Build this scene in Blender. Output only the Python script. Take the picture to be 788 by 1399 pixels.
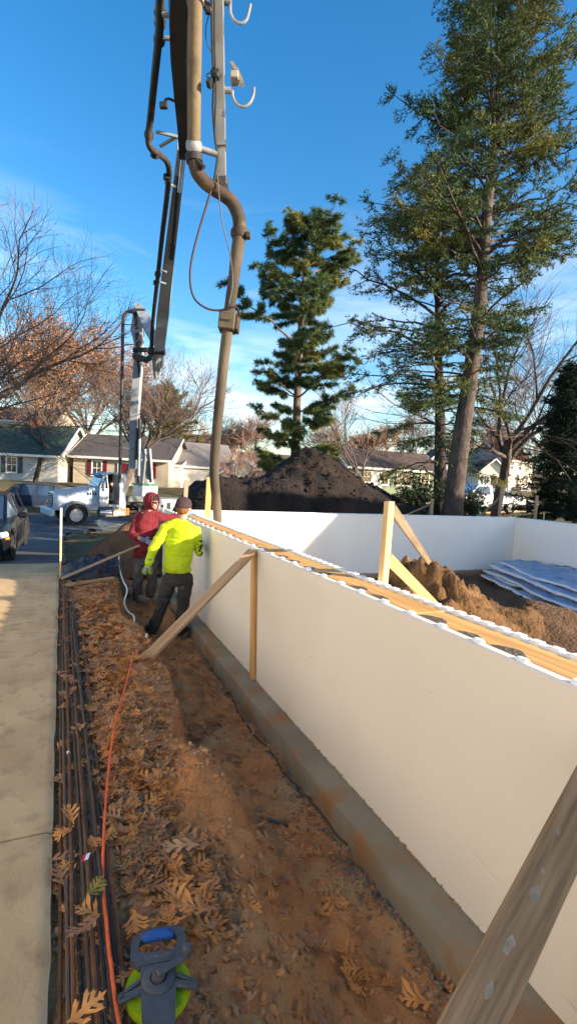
import bpy, bmesh, math, random
import numpy as np
from mathutils import Vector, Matrix, noise, Quaternion

for o in list(bpy.data.objects):
    bpy.data.objects.remove(o)
SC = bpy.context.scene
COL = SC.collection
R_ = math.radians
random.seed(7)

# ------------------------------------------------------------------ camera
FPX, CX, CY = 700.0, 394.0, 699.5          # focal length and centre in photograph pixels (788 x 1399)
CAM_H = 1.62                               # metres above the concrete slab


def _ray(px, py):
    return Vector(((px - CX) / FPX, (py - CY) / FPX, 1.0))


_dy = _ray(85, 635).normalized()           # direction of the near wall
_up = _ray(1085, 688).cross(_dy).normalized()
if _up.y > 0:
    _up = -_up
_xw = _dy.cross(_up).normalized()
ROT = Matrix((_xw, _dy, _up))              # camera (x right, y down, z forward) -> world
CAM = Vector((0, 0, CAM_H))


def at(px, py, x=None, y=None, z=None, d=None):
    """Surveying helper: world point seen at a photograph pixel, on the plane x/y/z = const or at depth d."""
    v = ROT @ _ray(px, py)
    if z is not None:
        t = (z - CAM_H) / v.z
    elif y is not None:
        t = y / v.y
    elif x is not None:
        t = x / v.x
    else:
        t = d
    return CAM + v * t


cam_d = bpy.data.cameras.new('camera')
cam_d.sensor_fit = 'VERTICAL'
cam_d.sensor_height = 36.0
cam_d.lens = 36.0 * FPX / 1399.0
cam_d.clip_start = 0.05
cam_d.clip_end = 2000
cam = bpy.data.objects.new('camera', cam_d)
COL.objects.link(cam)
_m = ROT @ Matrix(((1, 0, 0), (0, -1, 0), (0, 0, -1)))
cam.matrix_world = Matrix.Translation(CAM) @ _m.to_4x4()
SC.camera = cam

# ------------------------------------------------------------------ sky, sun, exposure
SUN_AZ = R_(47)       # the sun stands behind the camera, this far to the right of straight behind
SUN_EL = R_(15.5)
sun_from = Vector((math.sin(SUN_AZ) * math.cos(SUN_EL), -math.cos(SUN_AZ) * math.cos(SUN_EL), math.sin(SUN_EL)))

world = bpy.data.worlds.new('World')
SC.world = world
world.use_nodes = True
wn, wl = world.node_tree.nodes, world.node_tree.links
wn.clear()
w_out = wn.new('ShaderNodeOutputWorld')
w_bg = wn.new('ShaderNodeBackground')
w_bg.inputs['Strength'].default_value = 0.103
sky = wn.new('ShaderNodeTexSky')
sky.sky_type = 'NISHITA'
sky.sun_disc = False
sky.sun_elevation = SUN_EL
sky.sun_rotation = math.atan2(sun_from.x, sun_from.y)
sky.altitude = 250
sky.air_density = 1.0
sky.dust_density = 0.9
sky.ozone_density = 1.6
# thin wispy cloud, all round the horizon
tc = wn.new('ShaderNodeTexCoord')
sep = wn.new('ShaderNodeSeparateXYZ')
wl.new(tc.outputs['Generated'], sep.inputs[0])
mp = wn.new('ShaderNodeMapping')
mp.inputs['Scale'].default_value = (1.3, 1.3, 5.0)
mp.inputs['Rotation'].default_value = (0.25, -0.2, 0.9)
wl.new(tc.outputs['Generated'], mp.inputs[0])
nz = wn.new('ShaderNodeTexNoise')
nz.inputs['Scale'].default_value = 2.3
nz.inputs['Detail'].default_value = 7
nz.inputs['Roughness'].default_value = 0.55
nz.inputs['Distortion'].default_value = 0.6
wl.new(mp.outputs[0], nz.inputs['Vector'])
cr = wn.new('ShaderNodeMapRange')
cr.inputs['From Min'].default_value = 0.46
cr.inputs['From Max'].default_value = 0.80
wl.new(nz.outputs['Fac'], cr.inputs['Value'])
el = wn.new('ShaderNodeMapRange')
el.inputs['From Min'].default_value = 0.48
el.inputs['From Max'].default_value = 0.12
el.inputs['To Min'].default_value = 0.0
el.inputs['To Max'].default_value = 0.75
wl.new(sep.outputs['Z'], el.inputs['Value'])
mu = wn.new('ShaderNodeMath')
mu.operation = 'MULTIPLY'
wl.new(cr.outputs[0], mu.inputs[0])
wl.new(el.outputs[0], mu.inputs[1])
hs = wn.new('ShaderNodeHueSaturation')
hs.inputs['Saturation'].default_value = 1.42
hs.inputs['Value'].default_value = 1.0
wl.new(sky.outputs[0], hs.inputs['Color'])
mx = wn.new('ShaderNodeMix')
mx.data_type = 'RGBA'
mx.inputs[7].default_value = (6.0, 5.9, 5.8, 1)
wl.new(mu.outputs[0], mx.inputs[0])
wl.new(hs.outputs[0], mx.inputs[6])
wl.new(mx.outputs[2], w_bg.inputs['Color'])
wl.new(w_bg.outputs[0], w_out.inputs[0])

sun_d = bpy.data.lights.new('sun', 'SUN')
sun_d.energy = 4.4
sun_d.angle = R_(0.5)
sun_d.color = (1.0, 0.86, 0.68)
sun = bpy.data.objects.new('sun', sun_d)
COL.objects.link(sun)
sun.rotation_euler = (-sun_from).to_track_quat('-Z', 'Y').to_euler()
sun.location = sun_from * 60

vs = SC.view_settings
vs.view_transform = 'Standard'
vs.look = 'None'
vs.exposure = 1.67
vs.gamma = 1.0
vs.use_curve_mapping = False
SC.cycles.use_denoising = True
SC.cycles.max_bounces = 6
SC.cycles.transparent_max_bounces = 6

# ------------------------------------------------------------------ materials
MATS = {}


def mat(name, c1, c2=None, scale=8.0, rough=0.8, bump=0.0, bscale=None, metal=0.0, spec=0.3, detail=6.0,
        lo=0.35, hi=0.65, stretch=None, c3=None, s3=None, t3=(0.55, 0.7), world_co=False, dist=0.02, vary=0.0, trans=0.0, coat=0.0):
    """Procedural surface: c1/c2 mixed by noise, optional third colour in patches, optional noise bump."""
    m = bpy.data.materials.new(name)
    m.use_nodes = True
    n, l = m.node_tree.nodes, m.node_tree.links
    b = n['Principled BSDF']
    b.inputs['Roughness'].default_value = rough
    b.inputs['Metallic'].default_value = metal
    b.inputs['Specular IOR Level'].default_value = spec
    if coat:
        b.inputs['Coat Weight'].default_value = coat
        b.inputs['Coat Roughness'].default_value = 0.08
    if world_co:
        co = n.new('ShaderNodeNewGeometry').outputs['Position']
    else:
        co = n.new('ShaderNodeTexCoord').outputs['Object']
    if stretch:
        mpn = n.new('ShaderNodeMapping')
        mpn.inputs['Scale'].default_value = stretch
        l.new(co, mpn.inputs[0])
        co = mpn.outputs[0]
    col = None
    if c2 is None:
        b.inputs['Base Color'].default_value = (*c1, 1)
    else:
        t = n.new('ShaderNodeTexNoise')
        t.inputs['Scale'].default_value = scale
        t.inputs['Detail'].default_value = detail
        l.new(co, t.inputs['Vector'])
        r = n.new('ShaderNodeMapRange')
        r.inputs['From Min'].default_value = lo
        r.inputs['From Max'].default_value = hi
        l.new(t.outputs['Fac'], r.inputs['Value'])
        k = n.new('ShaderNodeMix')
        k.data_type = 'RGBA'
        k.inputs[6].default_value = (*c1, 1)
        k.inputs[7].default_value = (*c2, 1)
        l.new(r.outputs[0], k.inputs[0])
        col = k.outputs[2]
        if c3 is not None:
            t2 = n.new('ShaderNodeTexNoise')
            t2.inputs['Scale'].default_value = s3 or scale * 3
            t2.inputs['Detail'].default_value = 5
            l.new(co, t2.inputs['Vector'])
            r2 = n.new('ShaderNodeMapRange')
            r2.inputs['From Min'].default_value = t3[0]
            r2.inputs['From Max'].default_value = t3[1]
            l.new(t2.outputs['Fac'], r2.inputs['Value'])
            k2 = n.new('ShaderNodeMix')
            k2.data_type = 'RGBA'
            l.new(r2.outputs[0], k2.inputs[0])
            l.new(col, k2.inputs[6])
            k2.inputs[7].default_value = (*c3, 1)
            col = k2.outputs[2]
        if vary:
            oi = n.new('ShaderNodeObjectInfo')
            mr = n.new('ShaderNodeMapRange')
            mr.inputs['To Min'].default_value = 1 - vary
            mr.inputs['To Max'].default_value = 1 + vary
            l.new(oi.outputs['Random'], mr.inputs['Value'])
            h = n.new('ShaderNodeHueSaturation')
            l.new(mr.outputs[0], h.inputs['Value'])
            l.new(col, h.inputs['Color'])
            col = h.outputs[0]
        l.new(col, b.inputs['Base Color'])
    if bump:
        tb = n.new('ShaderNodeTexNoise')
        tb.inputs['Scale'].default_value = bscale or scale * 2
        tb.inputs['Detail'].default_value = 6
        l.new(co, tb.inputs['Vector'])
        bp = n.new('ShaderNodeBump')
        bp.inputs['Strength'].default_value = bump
        bp.inputs['Distance'].default_value = dist
        l.new(tb.outputs['Fac'], bp.inputs['Height'])
        l.new(bp.outputs[0], b.inputs['Normal'])
    if trans:
        # thin leaf: some light passes through
        tl = n.new('ShaderNodeBsdfTranslucent')
        if col is not None:
            l.new(col, tl.inputs['Color'])
        else:
            tl.inputs['Color'].default_value = (*c1, 1)
        ms = n.new('ShaderNodeMixShader')
        ms.inputs[0].default_value = trans
        l.new(b.outputs[0], ms.inputs[1])
        l.new(tl.outputs[0], ms.inputs[2])
        l.new(ms.outputs[0], n['Material Output'].inputs[0])
    MATS[name] = m
    return m


mat('concrete_slab', (.56, .385, .205), (.44, .29, .15), 2.2, .92, .5, 60, c3=(.35, .225, .115), s3=9, t3=(.52, .75), dist=.006, world_co=True)
mat('slab_edge', (.62, .55, .44), (.45, .36, .26), 14, .95, 1.0, 40, dist=.02, world_co=True)
mat('asphalt', (.11, .112, .12), (.085, .085, .09), 1.2, .9, .4, 90, dist=.006, c3=(.15, .14, .135), s3=3, world_co=True)
mat('soil', (.54, .245, .088), (.36, .15, .055), 3.2, .97, .7, 48, c3=(.42, .25, .11), s3=2.3, t3=(.52, .66), dist=.03, world_co=True)
mat('soil_crumb', (.54, .26, .10), (.40, .18, .065), 6, .97, .6, 40, world_co=True)
mat('soil_pale', (.46, .27, .12), (.36, .19, .08), 5, .97, 1.0, 40, dist=.02, world_co=True)
mat('topsoil', (.012, .009, .008), (.022, .014, .011), 1.5, .97, 1.0, 14, dist=.06, c3=(.042, .023, .012), s3=.7, t3=(.54, .72), world_co=True)
mat('subsoil', (.17, .085, .03), (.10, .05, .02), 3.0, .97, 1.0, 22, dist=.04, c3=(.24, .13, .05), s3=2, world_co=True)
mat('pit_soil', (.15, .078, .037), (.095, .05, .026), 2.0, .97, 1.0, 20, dist=.04, c3=(.10, .055, .022), s3=1.4, world_co=True)
mat('lawn', (.085, .085, .03), (.12, .085, .035), .6, .95, .8, 30, c3=(.16, .085, .035), s3=1.2, t3=(.5, .66), dist=.03, world_co=True)
mat('foam', (.86, .82, .755), (.83, .785, .715), 1.3, .75, .12, 260, spec=.25, dist=.002, c3=(.80, .745, .66), s3=.8, world_co=True)
mat('foam_warm_cast', (.79, .70, .595), (.765, .675, .565), 1.3, .78, .12, 260, spec=.25, dist=.002, c3=(.735, .64, .53), s3=.8, world_co=True)  # warmer foam copy: warm bounce on the shaded outer face put into its colour
def scuffs(name):
    m = MATS[name]
    n, l = m.node_tree.nodes, m.node_tree.links
    b = n['Principled BSDF']
    g_ = n.new('ShaderNodeNewGeometry')
    mp_ = n.new('ShaderNodeMapping')
    mp_.inputs['Scale'].default_value = (1, 1.4, 7)
    mp_.inputs['Rotation'].default_value = (.45, 0, 0)
    l.new(g_.outputs['Position'], mp_.inputs[0])
    t_ = n.new('ShaderNodeTexNoise')
    t_.inputs['Scale'].default_value = 3.1
    t_.inputs['Detail'].default_value = 3
    l.new(mp_.outputs[0], t_.inputs['Vector'])
    r_ = n.new('ShaderNodeMapRange')
    r_.inputs['From Min'].default_value = .675
    r_.inputs['From Max'].default_value = .73
    l.new(t_.outputs['Fac'], r_.inputs['Value'])
    bp_ = n.new('ShaderNodeBump')
    bp_.inputs['Strength'].default_value = .4
    bp_.inputs['Distance'].default_value = .006
    bp_.invert = True
    l.new(r_.outputs[0], bp_.inputs['Height'])
    old = b.inputs['Normal'].links[0].from_socket
    l.new(old, bp_.inputs['Normal'])
    l.new(bp_.outputs[0], b.inputs['Normal'])


scuffs('foam_warm_cast')
scuffs('foam')
mat('foam_knob', (.9, .9, .9), (.84, .85, .88), 12, .7, .2, 200, dist=.003, world_co=True)
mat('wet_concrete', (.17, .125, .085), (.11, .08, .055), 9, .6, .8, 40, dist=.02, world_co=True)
mat('footing', (.30, .25, .17), (.215, .175, .115), 2.2, .85, .6, 50, c3=(.30, .15, .065), s3=3.2, t3=(.49, .66), dist=.01, world_co=True)
mat('gravel', (.36, .30, .235), (.23, .19, .15), 30, .9, .8, 60, vary=.3)
mat('pine_wood', (.72, .41, .14), (.50, .25, .075), 30, .7, .35, 50, stretch=(1, 1, .04), dist=.004, vary=.08)
mat('pine_wood_pale', (.74, .52, .25), (.56, .35, .14), 30, .7, .35, 50, stretch=(1, 1, .04), dist=.004, vary=.06)
mat('pine_wood_old', (.38, .275, .18), (.24, .165, .105), 30, .8, .5, 50, stretch=(1, 1, .04), dist=.004, vary=.08)
mat('dirty_wood', (.33, .215, .12), (.19, .12, .066), 60, .85, .9, 90, stretch=(1, 1, .06), c3=(.11, .078, .05), s3=16, t3=(.56, .70), dist=.008)
mat('brace_wood', (.50, .31, .165), (.33, .19, .095), 30, .75, .4, 50, stretch=(1, 1, .04), dist=.004)
mat('rust', (.20, .088, .042), (.11, .055, .032), 24, .8, .6, 120, dist=.004, c3=(.16, .065, .025), s3=10, vary=.3)
mat('black_steel', (.085, .072, .062), (.12, .092, .072), 24, .75, .5, 120, dist=.004, spec=.15, c3=(.16, .08, .042), s3=9, vary=.35)
mat('orange_cord', (.80, .14, .035), (.66, .10, .03), 40, .6, .6, 300, dist=.003)
mat('white_cord', (.84, .76, .62), (.70, .62, .50), 30, .7)
mat('black_plastic', (.018, .02, .026), (.032, .034, .04), 4, .38, .5, 8, dist=.03, spec=.5)
mat('blue_tarp', (.20, .30, .46), (.36, .43, .54), 3, .38, .8, 7, dist=.02, spec=.5)
mat('tarp_white', (.84, .83, .82), (.70, .71, .75), 8, .5, .4, 20)
mat('leaf_a', (.70, .30, .085), (.50, .20, .055), 14, .75, .4, 30, vary=.3, trans=.12, dist=.004)
mat('leaf_b', (.62, .33, .15), (.47, .235, .10), 14, .75, .4, 30, vary=.3, trans=.12, dist=.004)
mat('leaf_c', (.40, .185, .085), (.28, .125, .06), 14, .8, .4, 30, vary=.3, dist=.004)
mat('leaf_d', (.33, .26, .045), (.26, .19, .04), 14, .75, .4, 30, vary=.2, trans=.12, dist=.004)


# ------------------------------------------------------------------ mesh helpers
class MB:
    """Collects geometry for ONE mesh object."""

    def __init__(self):
        self.v, self.f, self.mi = [], [], []
        self.cur = 0

    def add(self, vs, fs):
        o = len(self.v)
        self.v.extend([tuple(p) for p in vs])
        for q in fs:
            self.f.append(tuple(i + o for i in q))
            self.mi.append(self.cur)
        return self

    def box(self, c, s, rz=0.0, rot=None, bev=0.0):
        hx, hy, hz = s[0] / 2, s[1] / 2, s[2] / 2
        m = rot if rot is not None else Matrix.Rotation(rz, 3, 'Z')
        c = Vector(c)
        if bev <= 0:
            pts = [c + m @ Vector((x * hx, y * hy, z * hz)) for z in (-1, 1) for y in (-1, 1) for x in (-1, 1)]
            return self.add(pts, [(0, 2, 3, 1), (4, 5, 7, 6), (0, 1, 5, 4), (2, 6, 7, 3), (0, 4, 6, 2), (1, 3, 7, 5)])
        # chamfered box
        b = min(bev, hx * .9, hy * .9, hz * .9)
        pts, idx = [], {}
        for sx in (-1, 1):
            for sy in (-1, 1):
                for sz in (-1, 1):
                    for ax in range(3):
                        p = [sx * (hx - (b if ax != 0 else 0)), sy * (hy - (b if ax != 1 else 0)), sz * (hz - (b if ax != 2 else 0))]
                        idx[(sx, sy, sz, ax)] = len(pts)
                        pts.append(c + m @ Vector(p))
        fs = []
        S = (-1, 1)
        for ax in range(3):
            o1, o2 = [a for a in range(3) if a != ax]
            for s_ in S:
                q = []
                for a, b_ in ((-1, -1), (1, -1), (1, 1), (-1, 1)):
                    k = [0, 0, 0]
                    k[ax], k[o1], k[o2] = s_, a, b_
                    q.append(idx[(*k, ax)])
                fs.append(tuple(q))
        for ax in range(3):           # edges running along ax
            o1, o2 = [a for a in range(3) if a != ax]
            for a in S:
                for b_ in S:
                    k0, k1 = [0, 0, 0], [0, 0, 0]
                    k0[ax], k1[ax] = -1, 1
                    k0[o1] = k1[o1] = a
                    k0[o2] = k1[o2] = b_
                    fs.append((idx[(*k0, o1)], idx[(*k1, o1)], idx[(*k1, o2)], idx[(*k0, o2)]))
        for sx in S:
            for sy in S:
                for sz in S:
                    fs.append(tuple(idx[(sx, sy, sz, a)] for a in range(3)))
        return self.add(pts, fs)

    def beam(self, p0, p1, w, h, up=(0, 0, 1), bev=0.0):
        p0, p1 = Vector(p0), Vector(p1)
        d = p1 - p0
        L = d.length
        z = d / L
        u = Vector(up)
        if abs(z.dot(u.normalized())) > .999:
            u = Vector((1, 0, 0))
        x = u.cross(z).normalized()
        y = z.cross(x)
        m = Matrix((x, y, z)).transposed()
        return self.box((p0 + p1) / 2, (w, h, L), rot=m, bev=bev)

    def tube(self, pts, r, seg=8, caps=True, flat=1.0):
        pts = [Vector(p) for p in pts]
        n = len(pts)
        if not hasattr(r, '__len__'):
            r = [r] * n
        o = len(self.v)
        t0 = (pts[1] - pts[0]).normalized()
        a = Vector((0, 0, 1)) if abs(t0.z) < .9 else Vector((1, 0, 0))
        x = t0.cross(a).normalized()
        vs, fs = [], []
        for i in range(n):
            t = (pts[min(i + 1, n - 1)] - pts[max(i - 1, 0)])
            if t.length < 1e-9:
                t = t0
            t = t.normalized()
            x = (x - t * x.dot(t))
            if x.length < 1e-6:
                x = t.orthogonal()
            x.normalize()
            y = t.cross(x)
            for k in range(seg):
                an = 2 * math.pi * k / seg
                vs.append(pts[i] + x * (math.cos(an) * r[i]) + y * (math.sin(an) * r[i] * flat))
        for i in range(n - 1):
            for k in range(seg):
                k2 = (k + 1) % seg
                fs.append((i * seg + k, i * seg + k2, (i + 1) * seg + k2, (i + 1) * seg + k))
        if caps:
            fs.append(tuple(range(seg - 1, -1, -1)))
            fs.append(tuple((n - 1) * seg + k for k in range(seg)))
        return self.add(vs, fs)

    def prism(self, poly, axis, a, b):
        """Extrude a 2D polygon along axis ('x': poly is (y,z); 'y': (x,z); 'z': (x,y)) from a to b."""
        def P(u, v, w):
            return (w, u, v) if axis == 'x' else (u, w, v) if axis == 'y' else (u, v, w)
        n = len(poly)
        vs = [P(u, v, a) for u, v in poly] + [P(u, v, b) for u, v in poly]
        fs = [tuple(range(n - 1, -1, -1)), tuple(range(n, 2 * n))]
        fs += [(i, (i + 1) % n, n + (i + 1) % n, n + i) for i in range(n)]
        return self.add(vs, fs)

    def loft(self, rings, caps=True):
        n = len(rings[0])
        vs = [p for r in rings for p in r]
        fs = []
        for i in range(len(rings) - 1):
            for k in range(n):
                k2 = (k + 1) % n
                fs.append((i * n + k, i * n + k2, (i + 1) * n + k2, (i + 1) * n + k))
        if caps:
            fs.append(tuple(range(n - 1, -1, -1)))
            fs.append(tuple((len(rings) - 1) * n + k for k in range(n)))
        return self.add(vs, fs)

    def lathe(self, prof, c=(0, 0, 0), axis='z', seg=20, rot=None):
        """prof: (radius, height) pairs turned about an axis."""
        c = Vector(c)
        rings = []
        for r, h in prof:
            ring = []
            for k in range(seg):
                a = 2 * math.pi * k / seg
                u, v = math.cos(a) * r, math.sin(a) * r
                p = Vector((u, v, h)) if axis == 'z' else Vector((h, u, v)) if axis == 'x' else Vector((v, h, u))
                ring.append(c + (rot @ p if rot is not None else p))
            rings.append(ring)
        return self.loft(rings)

    def grid(self, fn, us, vs_):
        nu, nv = len(us), len(vs_)
        pts = [fn(u, v) for v in vs_ for u in us]
        fs = [(j * nu + i, j * nu + i + 1, (j + 1) * nu + i + 1, (j + 1) * nu + i) for j in range(nv - 1) for i in range(nu - 1)]
        return self.add(pts, fs)

    def mesh(self, name, smooth=False, mats=(), fixn=True):
        me = bpy.data.meshes.new(name)
        me.from_pydata(self.v, [], self.f)
        for m in mats:
            me.materials.append(m)
        if len(mats) > 1:
            me.polygons.foreach_set('material_index', self.mi)
        if fixn and len(self.f) < 60000:
            bm = bmesh.new()
            bm.from_mesh(me)
            bmesh.ops.recalc_face_normals(bm, faces=bm.faces)
            bm.to_mesh(me)
            bm.free()
        if smooth:
            me.polygons.foreach_set('use_smooth', [True] * len(me.polygons))
            if smooth != 'all':
                try:
                    me.set_sharp_from_angle(angle=R_(40))
                except Exception:
                    pass
        me.update()
        return me

    def build(self, name, mats, parent=None, smooth=False, local=False, fixn=True):
        """Link as one object. Geometry is in world coordinates unless local=True (then in the parent's frame)."""
        if not isinstance(mats, (list, tuple)):
            mats = [mats]
        mats = [MATS[m] if isinstance(m, str) else m for m in mats]
        if parent is not None and not local:
            wm = parent.get('_w')
            inv = world_of(parent).inverted()
            self.v = [tuple(inv @ Vector(p)) for p in self.v]
        me = self.mesh(name, smooth, mats, fixn)
        o = bpy.data.objects.new(name, me)
        COL.objects.link(o)
        if parent is not None:
            o.parent = parent
        return o


def world_of(o):
    m = o.matrix_basis.copy()
    while o.parent:
        o = o.parent
        m = o.matrix_basis @ m
    return m


def tag(o, label=None, cat=None, group=None, kind=None):
    if label:
        o['label'] = label
    if cat:
        o['category'] = cat
    if group:
        o['group'] = group
    if kind:
        o['kind'] = kind
    return o


def thing(name, label, cat, loc=(0, 0, 0), rz=0.0, group=None):
    o = bpy.data.objects.new(name, None)
    o.empty_display_size = .2
    COL.objects.link(o)
    o.location = loc
    o.rotation_euler = (0, 0, rz)
    return tag(o, label, cat, group)


def struct(o, label=None):
    o['kind'] = 'structure'
    if label:
        o['label'] = label
    return o


def copy_tree(o, parent=None):
    c = o.copy()
    COL.objects.link(c)
    c.parent = parent
    for ch in list(o.children):
        copy_tree(ch, c)
    return c


def inst(src, name, loc, rot=(0, 0, 0), scale=1.0, parent=None):
    """Another object sharing src's mesh data."""
    o = bpy.data.objects.new(name, src if isinstance(src, bpy.types.Mesh) else src.data)
    o.location = loc
    o.rotation_euler = rot
    o.scale = (scale,) * 3 if not hasattr(scale, '__len__') else scale
    COL.objects.link(o)
    o.parent = parent
    return o


def fbm(x, y, z=0.0, o=4, s=1.0):
    return noise.fractal(Vector((x * s, y * s, z)), 1.0, 2.0, o)


def spline(pts, n=8):
    """Catmull-Rom through pts."""
    P = [Vector(p) for p in pts]
    P = [P[0] * 2 - P[1]] + P + [P[-1] * 2 - P[-2]]
    out = []
    for i in range(1, len(P) - 2):
        for k in range(n):
            t = k / n
            a, b, c, d = P[i - 1], P[i], P[i + 1], P[i + 2]
            out.append(.5 * ((2 * b) + (c - a) * t + (2 * a - 5 * b + 4 * c - d) * t * t + (3 * b - a - 3 * c + d) * t ** 3))
    out.append(P[-2])
    return out


def sstep(a, b, x):
    t = min(1, max(0, (x - a) / (b - a)))
    return t * t * (3 - 2 * t)
# ------------------------------------------------------------------ the setting: ground, street, slab, trench, pit
def street_z(x):
    return -1.5 + 1.7 * sstep(3, 34, x) + .4 * sstep(34, 90, x)


def drive_z(y):
    t = max(0.0, y - 7.0)
    return -0.09 * t * sstep(0, 3, t) if y < 23.5 else -1.485


def ground_z(x, y):
    """Open ground outside the dig."""
    sz = street_z(x)
    lot = -0.06 + .40 * sstep(1.5, 12, x)
    if x < 2:
        lot = lot + (drive_z(y) - .06 - lot) * sstep(2.0, 0.3, x)
    near = lot + (sz + .06 - lot) * sstep(11, 25, y)
    if y < 30:
        z = near
        if x < .3:
            z = drive_z(y) - .1
    else:
        far = -.02 + 1.0 * sstep(12, 36, x)
        z = sz + .08 + (far - sz) * sstep(35, 44, y) + max(0, y - 56) * .045 + .02 * max(0, y - 100)
        z = min(z, 14)
    if 25.3 < y < 34.7:
        z = sz - .12
    # the dig is cut out below its own sheets
    if -4.5 < x < 12.2 and -6 < y < 10.6:
        k = min(sstep(-4.5, -3.8, x), sstep(12.2, 11.2, x), sstep(10.6, 10.3, y))
        z -= 1.6 * k
    return z + .04 * fbm(x, y, 0, 3, .35)


def axis(a, b, fine, coarse, lo, hi):
    out, t = [], a
    while t < b:
        out.append(t)
        t += fine if lo <= t < hi else coarse * (1 + abs(t - (lo if t < lo else hi)) * .03)
    out.append(b)
    return out


xs = axis(-600, 700, .45, 1.2, -6, 16)
ys = axis(-80, 900, .45, 1.0, -7, 36)
g = MB()
g.grid(lambda x, y: (x, y, ground_z(x, y)), xs, ys)
struct(g.build('ground', 'lawn', smooth='all'))

# street, with kerbs
rd = MB()
rx = axis(-200, 260, 1.0, 4.0, -20, 60)
rd.grid(lambda x, y: (x, y, street_z(x) + .004 - .004 * abs(y - 30)), rx, [25.6, 27, 28.5, 30, 31.5, 33, 34.4])
struct(rd.build('street', 'asphalt', smooth='all'))
for yk in (34.4, 25.35):
    kb = MB()
    for i in range(len(rx) - 1):
        a, b = rx[i], rx[i + 1]
        if yk < 30 and a > -5 and a < 0.4:
            continue
        za, zb = street_z(a), street_z(b)
        kb.add([(a, yk, za - .2), (b, yk, zb - .2), (b, yk + .25, zb - .2), (a, yk + .25, za - .2),
                (a, yk, za + .12), (b, yk, zb + .12), (b, yk + .25, zb + .12), (a, yk + .25, za + .12)],
               [(0, 1, 5, 4), (2, 3, 7, 6), (4, 5, 6, 7)])
    struct(kb.build('kerb', 'concrete_slab'))

# concrete slab of the driveway, each pour its own piece, then asphalt down to the street
dw = bpy.data.objects.new('driveway', None)
COL.objects.link(dw)
struct(dw)
joints = [-3.6, -.62, 2.38, 5.4, 8.42, 11.5]
for i in range(5):
    y0, y1 = joints[i] + .006, joints[i + 1] - .006
    s = MB()
    ny = 60
    yy = [y0 + (y1 - y0) * k / ny for k in range(ny + 1)]
    cols = [-3.6, -2.5, -1.5, -.8, -.4, -.2, -.1, -.05, -.028, -.012, -.004]

    def slab_pt(x, y):
        e = .012 * fbm(3, y, 1, 4, 3.0) if x > -.03 else 0.0
        edge = -.010 * sstep(-.03, -.004, x)
        jn = -.008 * (sstep(.025, 0, y - y0) + sstep(.025, 0, y1 - y))
        return (x + e, y, drive_z(y) + edge + jn + .004 * fbm(x, y, 0, 3, .8))
    s.grid(slab_pt, cols, yy)
    # exposed edge face and ends
    top = [slab_pt(-.004, y) for y in yy]
    nb = len(s.v)
    vs_ = []
    for p in top:
        vs_ += [p, (p[0] + .004 * fbm(p[1], 2, 0, 3, 9), p[1], p[2] - .05), (p[0] - .012 + .012 * fbm(p[1], 5, 0, 3, 7), p[1], p[2] - .16)]
    fs_ = []
    for k in range(len(top) - 1):
        a = k * 3
        fs_ += [(a, a + 3, a + 4, a + 1), (a + 1, a + 4, a + 5, a + 2)]
    s.cur = 1
    s.add(vs_, fs_)
    s.cur = 0
    for y in (y0, y1):
        e = [slab_pt(c, y) for c in cols]
        vs_ = [p for p in e] + [(p[0], p[1], p[2] - .16) for p in e]
        n_ = len(e)
        s.add(vs_, [(k, k + 1, n_ + k + 1, n_ + k) for k in range(n_ - 1)])
    s.build('slab', ['concrete_slab', 'slab_edge'], dw, smooth=True)
ap = MB()
ap.grid(lambda x, y: (x + (.25 * fbm(0, y, 4, 3, .5) if x > -.5 else 0), y, drive_z(y) - .012), [-5, -3, -2, -1, -.3, .12], [11.5 + .5 * k for k in range(29)])
struct(ap.build('asphalt_apron', 'asphalt', smooth='all'))


# trench and bank between slab and wall
def bank_edge(y):
    pts = [(-2, .66), (1.0, .62), (1.5, .62), (1.95, .72), (2.3, .80), (2.6, .86), (2.85, .74), (3.1, .68), (3.6, .80), (4.2, .83), (5, .80), (5.6, .70), (6.2, .62), (6.8, .70), (7.6, .78), (9, .9), (11, 1.0)]
    for (a, b), (c, d) in zip(pts, pts[1:]):
        if a <= y <= c:
            return b + (d - b) * sstep(a, c, y)
    return .8


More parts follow.
